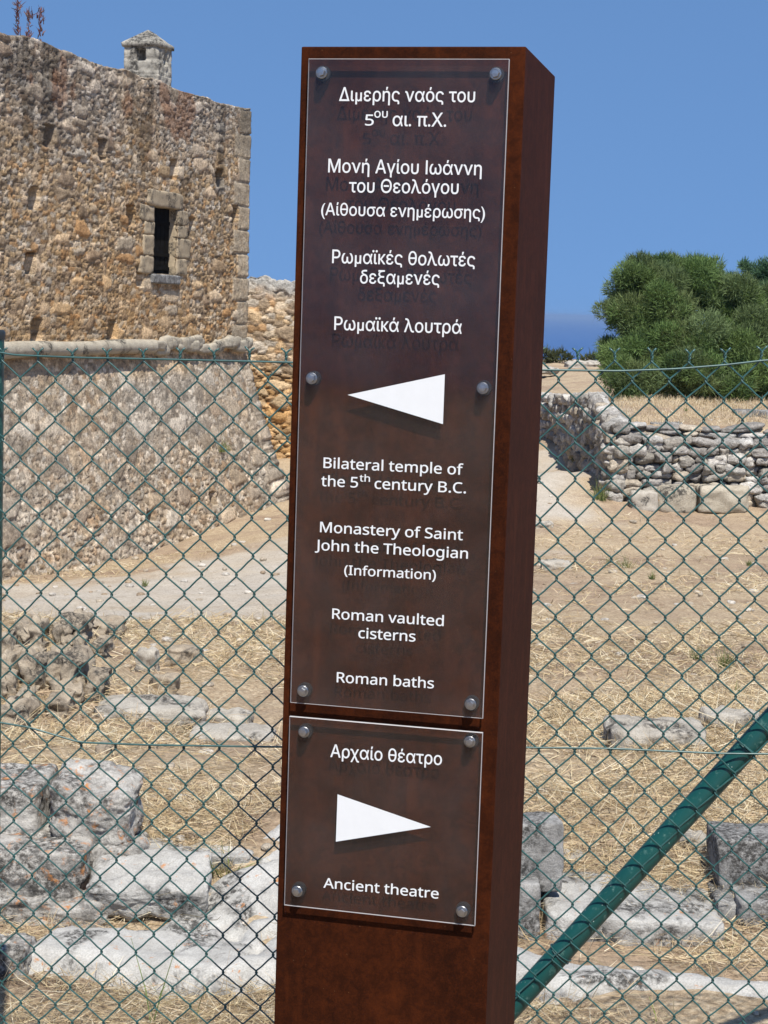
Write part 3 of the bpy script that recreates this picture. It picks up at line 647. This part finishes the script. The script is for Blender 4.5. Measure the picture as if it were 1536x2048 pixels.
# rooftop turret
tur = bpy.data.objects.new('turret', None); COL.objects.link(tur); tur.parent = castle
tu, tz = wall_sz(317, 180); tl, tw = .54, .58; zb, ze, za = 4.7, 1.6+(607-111)*29.2/3600, 1.6+(606-76)*29.2/3600
tur.location = Vector(w3(tu+tl/2, zb, -tw/2))-castle.location
M_TUR = stone('turret_limestone', (.44, .41, .345), (.30, .28, .24), .45, .1, .7)
bm = bmesh.new()
def tp(a, c, z): return w3(tu+a*tl, z, -c*tw-.01)
levels = [zb, zb+.42, ze-.30, ze-.05, ze]; cells = {}
B = Bag(); NA = 30; zl = np.arange(zb, ze+.001, .02)
per = np.linspace(0, 4, NA*4+1)[:-1]; V = []
for t in per:
    f = t % 1; k = int(t)
    V.append([(f, 0), (1, f), (1-f, 1), (0, 1-f)][k])
V = np.array(V); nrm = np.array([[(0, -1), (1, 0), (0, 1), (-1, 0)][int(t)] for t in per])
PV = []; PC = []
for (a_, c_), n_, t in zip(V, nrm, per):
    for z in zl:
        q = np.array([[a_*3+c_*1.7, z*3]]); d = .014*fbm(q*4, 3, 6)[0]; jz = ((z-zb)/.235) % 1; d -= .012*(jz < .09)
        f = t % 1; k = int(t); rec = 0
        zz = z-ze
        if k == 3 and .34 < f < .62 and -.225 < zz < -.05: rec = -.25          # opening in the end facing the viewer
        if k == 0 and .42 < f < .66 and -.27 < zz < -.06: rec = -.25
        P = tp(a_, c_, z)+CDIR*n_[0]*(d+rec)-CNRM*n_[1]*(d+rec); PV.append(P)
link('turret_walls', mesh('turret_walls', np.array(PV), gridfaces(len(per), len(zl), True)), M_TUR, tur)
NR = 14; RV = []
for t in np.linspace(0, 4, 97)[:-1]:
    f = t % 1; k = int(t); a_, c_ = [(f, 0), (1, f), (1-f, 1), (0, 1-f)][k]
    for r_ in range(NR+3):
        if r_ == 0: s_, z = .6, ze-.012
        elif r_ == 1: s_, z = 1.10, ze-.02
        elif r_ == 2: s_, z = 1.11, ze+.045
        else: s_ = 1.08*(1-(r_-2)/NR)+.02; z = ze+.05+(za-ze-.05)*(r_-2)/NR
        P = tp(.5+(a_-.5)*s_, .5+(c_-.5)*s_, z); RV.append(P+.012*np.array([1, 1, .8])*fbm(P[None]*7, 3, 8)[0])
link('turret_roof', mesh('turret_roof', np.array(RV), gridfaces(96, NR+3, True)), M_TUR, tur)
# lower wall that continues behind the tower -------------------------
wall2 = empty('ruined_wall', (-1.8, 38.2, -2), 'lower ragged rubble wall behind the corner of the stone tower', 'wall')
xs = np.arange(-4.2, .0, .034); zs = np.r_[np.arange(-2.6, 2.15, .026), 2.15+np.r_[.0, .05, .15, .3, .5, .8]]; X, Z = np.meshgrid(xs, zs, indexing='ij'); u = X.ravel(); z = Z.ravel()
h, col = masonry(u+40, z, 15, (.2, .12), (.5, .3), .3); P = np.c_[u, z]
low = sstep(.5, -.1, z+.35*fbm(P*1.2, 3, 5)); col = col*(1-low[:, None])+col*np.array([1.0, .85, .64])*low[:, None]; col *= 1.06
gt = sstep(1.7, 2.1, z+.1*fbm(P*3, 2, 6))[:, None]; col = col*(1-gt)+np.array([.42, .40, .36])*gt
top = 2.15+.10*np.round(fbm(np.c_[u*2.2, u*0], 2, 12)*1.5)/1.5+.05*fbm(np.c_[u*6, u*0], 2, 13)-.15*(u > -1.2)
over = np.maximum(0, z-2.15); zz = np.minimum(z, 2.15)+(top-2.15)*sstep(1.4, 2.15, z); out = np.where(over > 0, -over, h*(.07+.05*low)-.10*low+.06*sstep(.2, -.3, z))
link('masonry', mesh('masonry', np.c_[u, 38.3-out+.1*u, zz], gridfaces(len(xs), len(zs)), True, col), M_RUBBLE, wall2)
# ------------------------------------------------------------------ dry stone wall on the right
dry = empty('dry_stone_wall', (6, 27, -1.2), 'grey dry stone retaining wall of stacked fieldstones turning along the path', 'wall')
B = Bag(); DC = np.array([(.42, .40, .365), (.35, .33, .30), (.48, .45, .405), (.31, .285, .245), (.42, .36, .28), (.27, .25, .225)])
def course(pa, pb, zb0, zb1, zt0, zt1, sw, sh, thick, seed, inward):
    pa = np.array(pa); pb = np.array(pb); Lw = np.linalg.norm(pb-pa); d = (pb-pa)/Lw; ang = math.atan2(d[1], d[0]); r = random.Random(seed)
    n = max(3, int(((zt0+zt1)/2-(zb0+zb1)/2)/sh+.5)); k = 0
    for c in range(n):
        x = -r.uniform(0, sw*.5)
        while x < Lw:
            w = sw*r.uniform(.55, 1.55)*(1.25 if c == n-1 else 1); t = min(max((x+w/2)/Lw, 0), 1); zb_ = zb0+(zb1-zb0)*t; zt_ = zt0+(zt1-zt0)*t
            hh = (zt_-zb_)/n; h_ = hh*r.uniform(.92, 1.35); k += 1
            V, F = rockV((w*1.06, thick*r.uniform(.8, 1.15), h_), r.uniform(.42, .75), .16, 6, seed*131+k, chip=.16)
            V = rotz(roty(V, r.uniform(-.2, .2)), ang+r.uniform(-.2, .2)); q = pa+d*(x+w/2)+np.array(inward)*(thick*.5+r.uniform(-.05, .06))
            B.add(V+np.array([q[0], q[1], zb_+(c+.5)*hh+r.uniform(-.02, .03)]), F, DC[r.randrange(len(DC))]*r.uniform(.8, 1.15)); x += w
def zlo(x, y): return float(tps_eval(T_LO, np.array([x]), np.array([y]))[0])
def zup(x, y): return float(tps_eval(T_UP, np.array([x]), np.array([y]))[0])
x0 = 3.32; zr = -.06
course((x0, 26.75), (7.2, 26.7), zlo(3.4, 26.7)-.08, zlo(6, 26.7)-.05, zr-.10, zr-.10, .215, .125, .28, 1, (0, 1))
course((x0+.15, 27.05), (7.2, 27.0), -.25, -.25, zr+.06, zr+.06, .40, .26, .42, 2, (0, 1))
course((7.2, 26.7), (11.0, 26.6), zlo(7.5, 26.7)-.1, zlo(9, 26.7)-.1, zr, zr, .34, .22, .4, 3, (0, 1))
pts = [(3.32, 26.75), (3.42, 31), (3.42, 37), (2.95, 41), (1.5, 44), (-.6, 46.6)]
for k in range(len(pts)-1):
    (ax, ay), (bx, by) = pts[k], pts[k+1]; g = np.array([by-ay, -(bx-ax)]); g = g/np.linalg.norm(g)
    course((ax, ay), (bx, by), zlo(ax-.3, ay)-.1, zlo(bx-.3, by)-.1, zup(ax+1, max(ay, 27.5))+.02+.05*k, zup(bx+1, by)+.06+.05*k, .26, .18, .30, 10+k, g)
link('stones', B.mesh('stones'), M_DRY, dry)
B = Bag()
for (a_, b_, zt_) in (((x0+.22, 27.02), (11, 26.9), zr-.2), ((3.70, 27.0), (3.74, 37.0), -.25), ((3.74, 37.0), (3.25, 41.2), -.2), ((3.25, 41.2), (1.75, 44.3), -.2)):
    a_ = np.array(a_); b_ = np.array(b_); Lw = np.linalg.norm(b_-a_); d = (b_-a_)/Lw; c = (a_+b_)/2
    V, F = boxV((c[0], c[1], (zt_-2.2)/2), Lw, .16, zt_+2.2, (np.array([*d, 0]), np.array([-d[1], d[0], 0]), np.array([0, 0, 1.]))); B.add(V, F)
link('earth_core', B.mesh('earth_core', False), plain('earth_fill', (.17, .125, .085), .95, nz=.6, nscale=9), dry)
# ------------------------------------------------------------------ single stones
block('ancient_block', 'dark lichened limestone block at the left edge on the upper course', 'stone block', -150, 80, 1572, 1664, 5.27, .26, M_BLOCK, .13, .06, pitch=.06, yaw=-.05)
block('ancient_block', 'hollowed limestone block with orange lichen beside a dark gap', 'stone block', 96, 264, 1572, 1666, 5.24, .25, M_BLOCK, .24, .11, pitch=.10, chip=.045, roll=.02)
block('ancient_block', 'black stained block of the middle course under the two upper blocks', 'stone block', -120, 170, 1696, 1785, 5.10, .40, M_BLOCK, .13, .07, pitch=.05, chip=.03)
block('ancient_block', 'pale long block with orange lichen overhanging a dark hollow', 'stone block', 168, 412, 1756, 1806, 5.05, .22, M_SLAB, .20, .09, pitch=.30, chip=.035)
block('ancient_block', 'brown grey block of the lowest course at the left edge', 'stone block', -140, 216, 1798, 1868, 5.04, .32, M_BLOCK, .16, .11, chip=.04)
block('ancient_block', 'stained rounded end stone right of the black middle block', 'stone block', 165, 282, 1700, 1752, 5.20, .26, M_BLOCK, .28, .12, chip=.05)
block('ancient_block', 'low flat block lying behind the pale overhanging one', 'stone block', 275, 500, 1708, 1748, 5.27, .16, M_SLAB, .14, .08)
block('ancient_block', 'small stained block at the bottom left corner beside the pale rock', 'stone block', -60, 50, 1900, 1975, 4.62, .14, M_BLOCK, .25, .1)
slab('bedrock', 'broad pale rock pavement with cracks left of the signpost', 'rock', [(700, 1700), (560, 1735), (500, 1748), (440, 1772), (395, 1805), (330, 1850), (298, 1876), (200, 1890), (100, 1900), (20, 1945), (25, 1968), (150, 1962), (300, 1977), (400, 1983), (520, 1972), (700, 1965)], .05, M_PAVE, cracks=[[(470, 1900), (500, 1850), (540, 1845)], [(490, 1945), (535, 1885), (600, 1870)], [(350, 1880), (450, 1868), (470, 1900)]])
slab('bedrock', 'pale stepped rock edge behind the pavement left of the signpost', 'rock', [(700, 1600), (560, 1640), (530, 1672), (500, 1694), (480, 1725), (520, 1738), (700, 1738)], .035, M_PAVE, .03)
slab('bedrock', 'pale flat rock in the dry grass below the green brace', 'rock', [(980, 1918), (1100, 1930), (1200, 1952), (1330, 1962), (1450, 1972), (1750, 2000), (1750, 2045), (1536, 2012), (1400, 1990), (1300, 1985), (1180, 1995), (1080, 2005), (980, 1990)], .05, M_PAVE)
block('ancient_block', 'upright squared grey block right beside the signpost', 'stone block', 985, 1122, 1648, 1766, 5.06, .14, M_ASHLAR, .09, .03, yaw=.12)
block('ancient_block', 'smaller grey block under the upright one beside the signpost', 'stone block', 985, 1078, 1768, 1888, 4.97, .22, M_ASHLAR, .1, .04)
block('ancient_block', 'long pale block stretching behind the green brace', 'stone block', 1092, 1450, 1832, 1892, 4.96, .36, M_SLAB, .16, .06, pitch=.05, roll=.05)
block('ancient_block', 'big squared grey block at the right edge', 'stone block', 1432, 1720, 1686, 1800, 5.20, .20, M_ASHLAR, .07, .025)
block('ancient_block', 'brownish lower block at the right edge under the big squared one', 'stone block', 1476, 1720, 1806, 1895, 5.04, .32, M_ASHLAR, .10, .04)
block('ancient_block', 'short light block between long pale block and right edge blocks', 'stone block', 1432, 1474, 1806, 1880, 5.08, .24, M_ASHLAR, .12, .04)
for (lb, q) in (('flat grey stone lying right of the post under the mesh wire', (1222, 1420, 1462, 1502)), ('flat lichened stone touching the green brace', (1415, 1530, 1432, 1462)),
                ('half buried flat stone in straw left of the post', (185, 400, 1418, 1452)), ('thin pale stone flush with straw next to the post', (400, 500, 1432, 1448)),
                ('low grey stone in the straw left of the post near the middle wire', (378, 545, 1472, 1492)), ('wedge shaped pale stone with a brown side by the path', (330, 400, 1296, 1330)),
                ('small flat stone right of the post near the path', (1083, 1145, 1124, 1140)), ('white flat stone next to the post at the end of the path', (1060, 1108, 1046, 1058)),
                ('little pale stone in the grass under the brace', (1362, 1418, 1675, 1692)), ('tiny pale stone left of the brace', (1130, 1168, 1712, 1722)),
                ('small pinkish stone below the middle wire on the left', (190, 220, 1494, 1510)), ('small lumpy stone right of the rubble heap', (272, 312, 1298, 1345)),
                ('flat brownish stone in straw below the wedge stone', (300, 355, 1355, 1380)), ('reddish pebble lying on the pale pavement', (472, 495, 1954, 1966))):
    block('loose_stone', lb, 'stone', *q, None, .0016*(q[1]-q[0])*hit(q[0], q[3])[1]*.11+.05, M_FIELD if ('brown' in lb or 'pink' in lb or 'red' in lb) else M_FAR, .35, .14, 16, group='loose stones in the dry grass', chip=.07)
HEAP = [(-20, 22, 1275, 1330), (22, 78, 1250, 1300), (95, 130, 1255, 1290), (118, 170, 1240, 1275), (172, 228, 1248, 1284), (-10, 30, 1312, 1362), (28, 82, 1322, 1378), (80, 156, 1318, 1376), (-8, 12, 1362, 1398), (8, 28, 1352, 1396),
        (28, 58, 1385, 1415), (90, 156, 1370, 1398), (92, 138, 1398, 1428), (-10, 45, 1420, 1462), (140, 168, 1278, 1322), (46, 80, 1296, 1322), (112, 140, 1276, 1304), (184, 212, 1286, 1304), (20, 26, 1300, 1330), (56, 72, 1368, 1382), (168, 205, 1352, 1400)]
HL = ['left edge stone high in the rubble heap', 'big rounded grey stone at the top of the rubble heap', 'small grey stone near the top of the heap', 'broad flat topped stone capping the heap', 'pale slab end at the right top of the heap', 'leaning stone at the left edge of the heap', 'broad dark grey stone in the middle of the heap', 'largest tan boulder at the right of the heap', 'small tan stone at the far left edge', 'narrow upright stone at the left of the heap', 'tan wedge low in the heap', 'flat white stone beneath the tan boulder', 'pale split stone under the flat white one', 'tan half buried stone at the foot of the heap', 'upright brown stone behind the tan boulder', 'dark stone under the rounded grey one', 'small cream stone below the heap capping', 'row of little stones at the right end of the heap', 'thin sliver wedged at the left of the heap', 'tiny white pebble in the heap', 'whitish stone right of the flat white one']
for q, lb in zip(HEAP, HL):
    block('rubble_stone', lb, 'stone', *q, None, .0011*(q[1]-q[0])*3+.10, M_FIELD, .34, .13, 24, yaw=random.uniform(-.3, .3), roll=random.uniform(-.15, .15), group='stones of the collapsed rubble heap', chip=.15)
# stones by the dry wall
Yd = 26.35
block('column_drum', 'smooth tan column drum lying at the foot of the dry stone wall', 'column drum', 1314, 1396, 972, 1010, Yd, .38, M_CORDON, .55, .03, 16, sink=.16)
block('ancient_block', 'pale lintel block lying right of the column drum', 'stone block', 1398, 1494, 974, 1008, Yd, .4, M_CORDON, .2, .10, 16, sink=.16)
block('ancient_block', 'tapered block left of the column drum at the wall foot', 'stone block', 1262, 1316, 984, 1012, Yd, .34, M_FAR, .25, .1, 16, sink=.16)
block('ancient_block', 'dark toned loose block on top of the dry stone wall', 'stone block', 1306, 1368, 846, 868, 27.4, .4, M_ASHLAR, .2, .08, 16, roll=-.05)
block('ancient_block', 'long squared block on the grassy mound near the right edge', 'stone block', 1470, 1640, 822, 852, 29, .4, M_ASHLAR, .08, .03, 16)
block('ancient_block', 'pale small block beside the long squared one on the mound', 'stone block', 1432, 1470, 830, 850, 29, .3, M_FAR, .15, .05, 10)
for (lb, q, Y) in (('pale boulder at the far end of the path near the horizon', (1070, 1118, 806, 822), 43), ('broad grey outcrop at the horizon under the sea', (1135, 1215, 724, 740), 66), ('low pale outcrop right of the signpost on the far rise', (1060, 1120, 736, 746), 60)):
    block('outcrop', lb, 'rock', *q, Y, 1.2, M_FAR, .45, .2, 16, chip=.1)
# ------------------------------------------------------------------ vegetation
def leafmat(name, c1, c2, trans=.35):
    m, N, L, b = mat(name); a = attr(N); L.new(a, b.inputs['Base Color']); b.inputs['Roughness'].default_value = .6; b.inputs['Specular IOR Level'].default_value = .2
    t = N.new('ShaderNodeBsdfTranslucent'); L.new(a, t.inputs[0]); x = N.new('ShaderNodeMixShader'); x.inputs[0].default_value = trans
    L.new(b.outputs[0], x.inputs[1]); L.new(t.outputs[0], x.inputs[2]); L.new(x.outputs[0], N['Material Output'].inputs[0]); return m
M_LEAF = leafmat('shrub_leaves', 0, 0); M_STRAW = leafmat('dry_straw', 0, 0, .25)
M_BARK = plain('grey_bark', (.10, .075, .055), .9, nz=.7, nscale=15)
def blades(base, dirs, length, width, cols, bend=.2):
    """three-point blades: two quads each"""
    n = len(base); side = np.cross(dirs, rng.normal(size=(n, 3))); side /= np.linalg.norm(side, axis=1)[:, None]+1e-9
    bv = rng.normal(size=(n, 3))*bend; m_ = base+(dirs+bv*.4)*length[:, None]*.5; e_ = base+(dirs+bv)*length[:, None]; w = width[:, None]*side*.5
    V = np.stack([base-w, base+w, m_-w*.8, m_+w*.8, e_-w*.25, e_+w*.25], 1).reshape(-1, 3); k = np.arange(n)[:, None]*6
    F = np.concatenate([k+np.array([[0, 1, 3, 2]]), k+np.array([[2, 3, 5, 4]])]); return V, F, np.repeat(cols, 6, 0)
def crown(clumps, nper, leaf=(.09, .016), up=.5, greens=None):
    base = []; dirs = []; cols = []; g = np.array(greens)
    for (c, r) in clumps:
        n = int(nper*(r.mean() if hasattr(r, 'mean') else r)**2*9); d = rng.normal(size=(n, 3)); d /= np.linalg.norm(d, axis=1)[:, None]
        rad = rng.uniform(.25, 1, n)**.45; p = c+d*rad[:, None]*r; lump = fbm(p*3.2, 3, 3)
        keep = (lump+rng.uniform(-.4, .8, n)) > -.05; p = p[keep]; d = d[keep]; lump = lump[keep]
        dd = d+np.array([0, 0, up])+rng.normal(size=d.shape)*.55; dd /= np.linalg.norm(dd, axis=1)[:, None]
        col = g[rng.integers(len(g))]*(.85+.5*rng.random((len(p), 1)))*(1+.25*vnoise(p*1.3, 9)[:, None]); base.append(p); dirs.append(dd); cols.append(col)
    base = np.concatenate(base); dirs = np.concatenate(dirs); cols = np.concatenate(cols); n = len(base)
    return blades(base, dirs, leaf[0]*rng.uniform(.5, 1.5, n), leaf[1]*rng.uniform(.6, 1.5, n), np.clip(cols, .005, 1), .25)
def tree(name, label, cat, foot, clumps, nper, greens, leaf, up, trunk_r, group=None, nlimb=26):
    t = empty(name, foot, label, cat, group); V, F, C = crown(clumps, nper, leaf, up, greens)
    link('crown', mesh('crown', V, F, False, C), M_LEAF, t); items = []
    foot = np.array(foot)
    for k in range(nlimb):
        c, r = clumps[rng.integers(len(clumps))]; a_ = foot+rng.normal(size=3)*np.array([.15, .15, 0]); e_ = foot+(c-foot)*.8+rng.normal(size=3)*.1
        md = (a_+e_)/2+rng.normal(size=3)*.25+np.array([0, 0, -.15]); tt = np.linspace(0, 1, 9)[:, None]
        P = (1-tt)**2*a_+2*tt*(1-tt)*md+tt**2*e_; P[0, 2] -= .2; items.append(tube(P, np.linspace(trunk_r, .012, 9), 6, (0.3, 1, .1)))
    link('trunk', tube_mesh('trunk', items), M_BARK, t); return t
GR = [(.150, .205, .085), (.130, .190, .062), (.115, .180, .055), (.105, .155, .046), (.062, .105, .034), (.130, .165, .062), (.095, .130, .050)]
def sub(L, k=7):
    out = []
    for c, r in L:
        for _ in range(k):
            d = rng.normal(size=3); d /= np.linalg.norm(d); out.append((c+d*r*rng.uniform(.35, .95), r*rng.uniform(.38, .68)))
        out.append((c, r*.7))
    return out
def clus(L):                       # (px, py, Y, radius px)
    out = []
    for px, py, Y, r in L:
        c = W(px, py, Y); R_ = r*Y/3600; out.append((c, np.array([R_, R_*1.0, R_*.85])))
    return out
BUSH = [(1255, 605, 35, 48), (1235, 625, 34.6, 38), (1310, 560, 35.5, 55), (1320, 530, 36, 28), (1275, 575, 35, 50), (1290, 640, 34.5, 62), (1350, 620, 34.5, 70), (1400, 580, 35.5, 62), (1400, 545, 36, 42), (1370, 560, 36.4, 45), (1450, 600, 35.5, 60), (1330, 690, 34.2, 66), (1390, 690, 34, 70), (1280, 700, 34, 58), (1250, 730, 34, 48), (1225, 745, 33.6, 36), (1300, 760, 33.6, 55), (1360, 760, 33.4, 55), (1430, 700, 34.2, 70), (1420, 760, 33.4, 50), (1480, 680, 34.5, 65), (1500, 740, 33.6, 60), (1470, 775, 33, 42), (1540, 690, 34.5, 70), (1560, 760, 33.4, 60), (1500, 620, 35.8, 52), (1262, 785, 33.2, 30), (1240, 770, 33.3, 30), (1600, 640, 35.5, 80), (1620, 740, 34, 80), (1550, 620, 36, 50), (1215, 690, 34.8, 17), (1240, 680, 34.8, 20), (1430, 570, 36, 30), (1460, 560, 36.4, 20), (1345, 525, 36.6, 18), (1385, 525, 36.4, 18), (1680, 700, 35, 80)]
ft = W(1400, 800, 34.5); ft[2] = float(terr(np.array([ft[0]]), np.array([ft[1]]))[0])
tree('evergreen_tree', 'broad bushy green tree behind the dry stone wall', 'tree', ft, sub(clus(BUSH), 8), 2500, GR, (.085, .0125), .55, .045)
BUSH2 = [(1525, 545, 39, 34), (1550, 570, 39, 50), (1500, 575, 39, 22), (1495, 535, 39, 13), (1540, 610, 39, 44), (1600, 560, 39, 60), (1580, 620, 39, 70), (1515, 600, 39, 30), (1487, 530, 39, 9), (1650, 600, 39, 70)]
ft = W(1560, 790, 39); ft[2] = float(terr(np.array([ft[0]]), np.array([ft[1]]))[0])
tree('evergreen_tree', 'bluish green tree rising at the right edge behind the bushy one', 'tree', ft, sub(clus(BUSH2)), 1500, [(.065, .125, .065), (.085, .145, .070)], (.08, .014), .5, .03)
for (lb, L_, f_) in (('low olive bush on the horizon right beside the signpost', [(1105, 716, 69, 14), (1122, 712, 69, 11), (1090, 712, 69, 13), (1135, 718, 69, 9), (1070, 714, 69, 12)], (1108, 724, 69)), ('low olive bush on the horizon left of the big tree', [(1172, 720, 69, 10), (1188, 716, 69, 9), (1205, 714, 69, 12), (1218, 706, 69, 14)], (1195, 724, 69))):
    f = W(*f_); f[2] = float(terr(np.array([f[0]]), np.array([f[1]]))[0])
    tree('low_bush', lb, 'bush', f, clus(L_), 900, [(.075, .085, .035), (.06, .075, .03)], (.16, .035), .6, .02, 'bushes on the horizon', 8)
def tuft(name, label, cat, px, py, hpx, n, cols, spread=.5, width=.005, group=None, at=None, wpx=None, m=M_LEAF, up=1.0):
    f = hit(px, py) if at is None else np.array(at); k = np.linalg.norm(f-EYE)/3600; h = hpx*k; r = (wpx or hpx*.5)*k
    base = np.c_[rng.normal(size=(n, 2))*r*.35, np.zeros(n)]; d = np.c_[rng.normal(size=(n, 2))*spread, np.ones(n)*up]; d /= np.linalg.norm(d, axis=1)[:, None]
    V, F, C = blades(base, d, h*rng.uniform(.45, 1.1, n), np.full(n, max(width, 1.0*k)), np.array(cols)[rng.integers(len(cols), size=n)]*rng.uniform(.8, 1.2, (n, 1)), .3)
    o = link(name, mesh(name, V, F, False, C), m); o.location = Vector(f-np.array([0, 0, .01])); return tag(o, label, cat, group)
GW = [(.12, .18, .05), (.17, .20, .07), (.09, .14, .05), (.30, .26, .11)]
for lb, px, py, h, n in (('green weed on the bare ground nearest the signpost', 1215, 1130, 18, 60), ('taller green weed beside the first on bare ground', 1252, 1140, 30, 90), ('weed near the centre of the right bare ground', 1304, 1156, 16, 60), ('weed at the right of the bare ground', 1498, 1130, 12, 60), ('weed left of the pair in straw on the right', 1395, 1318, 26, 90), ('green weed of the pair in straw on the right', 1450, 1335, 34, 140),
                         ('bright green weed just above the brace', 1475, 1396, 22, 120), ('weed patch at the corner foot of the dry stone wall', 1200, 1000, 34, 140), ('weed at the foot of the path side of the dry wall', 1160, 930, 30, 90), ('faint green weed beside the path by the tower', 290, 1170, 12, 60), ('green plant at the foot of the tower at the left edge', 18, 1150, 30, 160), ('green sprig at the tower foot right of the middle', 262, 1108, 22, 60), ('thin weed rising from the pale rock joint', 445, 1752, 60, 40), ('small green plant on the overhanging block', 380, 1775, 30, 40), ('low green weed under the long pale block', 1450, 1905, 22, 60), ('weed under the mound on the terrace', 1372, 822, 10, 50)):
    tuft('weed', lb, 'weed', px, py, h, n, GW, .45, .004, 'green weeds in the dry ground')
a_ = wall_sz(70, 112)
for lb, du, hh, ln_ in (('leftmost of three reddish stalks growing on top of the tower wall', -.30, .52, 0), ('middle of three reddish stalks growing on top of the tower wall', .0, .44, .03), ('rightmost of three reddish stalks growing on top of the tower wall', .32, .54, .05)):
    t = np.r_[rng.random(70)**.8, rng.random(14)]; base = np.array([w3(a_[0]+du+x*ln_+rng.normal()*.012, ZT-.06+x*hh, -.10+rng.normal()*.02) for x in t])
    d = rng.normal(size=base.shape)*.5+np.array([0, 0, 1.]); d /= np.linalg.norm(d, axis=1)[:, None]; k = len(base)
    V, F, C = blades(base, d, rng.uniform(.04, .10, k), np.full(k, .018), np.array([(.16, .075, .085), (.22, .12, .10), (.12, .08, .07)])[rng.integers(3, size=k)], .2)
    c_ = base.mean(0); o = link('wall_plant', mesh('wall_plant', V-c_, F, False, C), M_LEAF); o.location = Vector(c_); tag(o, lb, 'plant', 'stalks growing on the tower wall')
a_ = wall_sz(395, 900); tuft('wall_plant', 'small green plant rooted in the sloping base of the tower', 'plant', 0, 0, 30, 90, GW, .8, .01, at=w3(a_[0], a_[1], bat(np.array([a_[1]]))[0]+.02), wpx=20)
for lb, px, py, h, c in (('single green grass blade at the bottom right', 1312, 2046, 42, (.25, .33, .06)), ('pale dry blade bending beside the green one', 1345, 2044, 60, (.50, .42, .26)), ('tall thin green grass stem at the bottom left', 305, 2046, 130, (.22, .28, .10)), ('green grass stem beside the tall one', 318, 2000, 60, (.16, .25, .07)), ('thin dry stem left of the signpost bottom', 392, 2046, 90, (.38, .34, .17))):
    tuft('grass_stem', lb, 'grass', px, py, h, 3, [c], .12, .004, 'single grass stems near the camera', wpx=6)
# straw lying over the near ground
n = 340000; ang = rng.uniform(-.40, .40, n); Y = 3.62*np.exp(rng.random(n)**1.1*math.log(26/3.62)); X = Y*np.tan(ang)
z = terr(X, Y, True); P = np.c_[X, Y]
dens = fbm(P*.9, 3, 15)+.5*fbm(P*4, 2, 17); bare = sstep(-.2, .5, fbm(P*.35, 3, 33)+.4*sstep(9, 15, Y)*(X > 0))
onrock = np.max([polysd(P, q) for q in SLABS], 0); keep = ((onrock < -.02) | (rng.random(n) < .015)) & (pathmask(X, Y) < .3*rng.random(n)) & (rng.random(n) < np.interp(Y, [5, 9, 13, 26], [1, .8, .35, .3])) & (dens+rng.uniform(-.2, 1.0, n) > .05+.85*bare); X, Y, z = X[keep], Y[keep], z[keep]; n = len(X)
az = rng.uniform(0, 2*math.pi, n)+.8*vnoise(np.c_[X, Y]*1.5, 5); el = np.abs(rng.normal(size=n))*.22+.02; st = rng.random(n) < .16; el[st] = rng.uniform(.5, 1.4, st.sum())
d = np.c_[np.cos(az)*np.cos(el), np.sin(az)*np.cos(el), np.sin(el)]; ln = rng.uniform(.03, .13, n)*np.where(rng.random(n) < .04, 2.2, 1)*np.where(st, .55, 1)*np.clip(.7+Y*.04, .8, 1.3)
SC = np.array([(.54, .43, .26), (.62, .52, .33), (.46, .35, .20), (.66, .58, .42), (.38, .28, .16), (.52, .40, .26)])
n2 = 30000; x2 = rng.uniform(3.5, 9.5, n2); y2 = rng.uniform(27.3, 41, n2); el2 = rng.uniform(.3, 1.5, n2); az2 = rng.uniform(0, 6.28, n2)
X = np.r_[X, x2]; Y = np.r_[Y, y2]; z = np.r_[z, terr(x2, y2)]; n = len(X); ln = np.r_[ln, rng.uniform(.03, .12, n2)]; d = np.r_[d, np.c_[np.cos(az2)*np.cos(el2), np.sin(az2)*np.cos(el2), np.sin(el2)]]
V, F, C = blades(np.c_[X, Y, z+rng.uniform(.002, .022, n)], d, ln, np.clip(.0020*rng.uniform(.6, 1.6, n)*np.clip(Y/5, .8, 3.2), .0014, .008), SC[rng.integers(len(SC), size=n)]*rng.uniform(.75, 1.15, (n, 1)), .12)
tag(link('dry_grass', mesh('dry_grass', V, F, False, C), M_STRAW), 'yellow straw and dry grass covering the near ground', 'dry grass', kind='stuff')
# clods and pebbles lying about
B = Bag(); n = 900; ang = rng.uniform(-.4, .4, n); Y = 3.7*np.exp(rng.random(n)*math.log(30/3.7)); X = Y*np.tan(ang); z = terr(X, Y, True)
up_ = (Y > 26.9) & (X > 3.2)
for x, y, zz, u_ in zip(X, Y, z, up_):
    s = random.uniform(.012, .04)*(1+y*.05); V, F = rockV((s*1.3, s, s*.6), .7, .12, 4, random.randrange(9999)); B.add(rotz(V, random.random()*6)+np.array([x, y, zz+s*.1]), F, random.choice([(.42, .36, .28), (.5, .46, .4), (.34, .26, .18)]))
tag(link('pebbles', B.mesh('pebbles'), M_DRY), 'small pebbles and clods scattered over the dry ground', 'pebbles', kind='stuff')
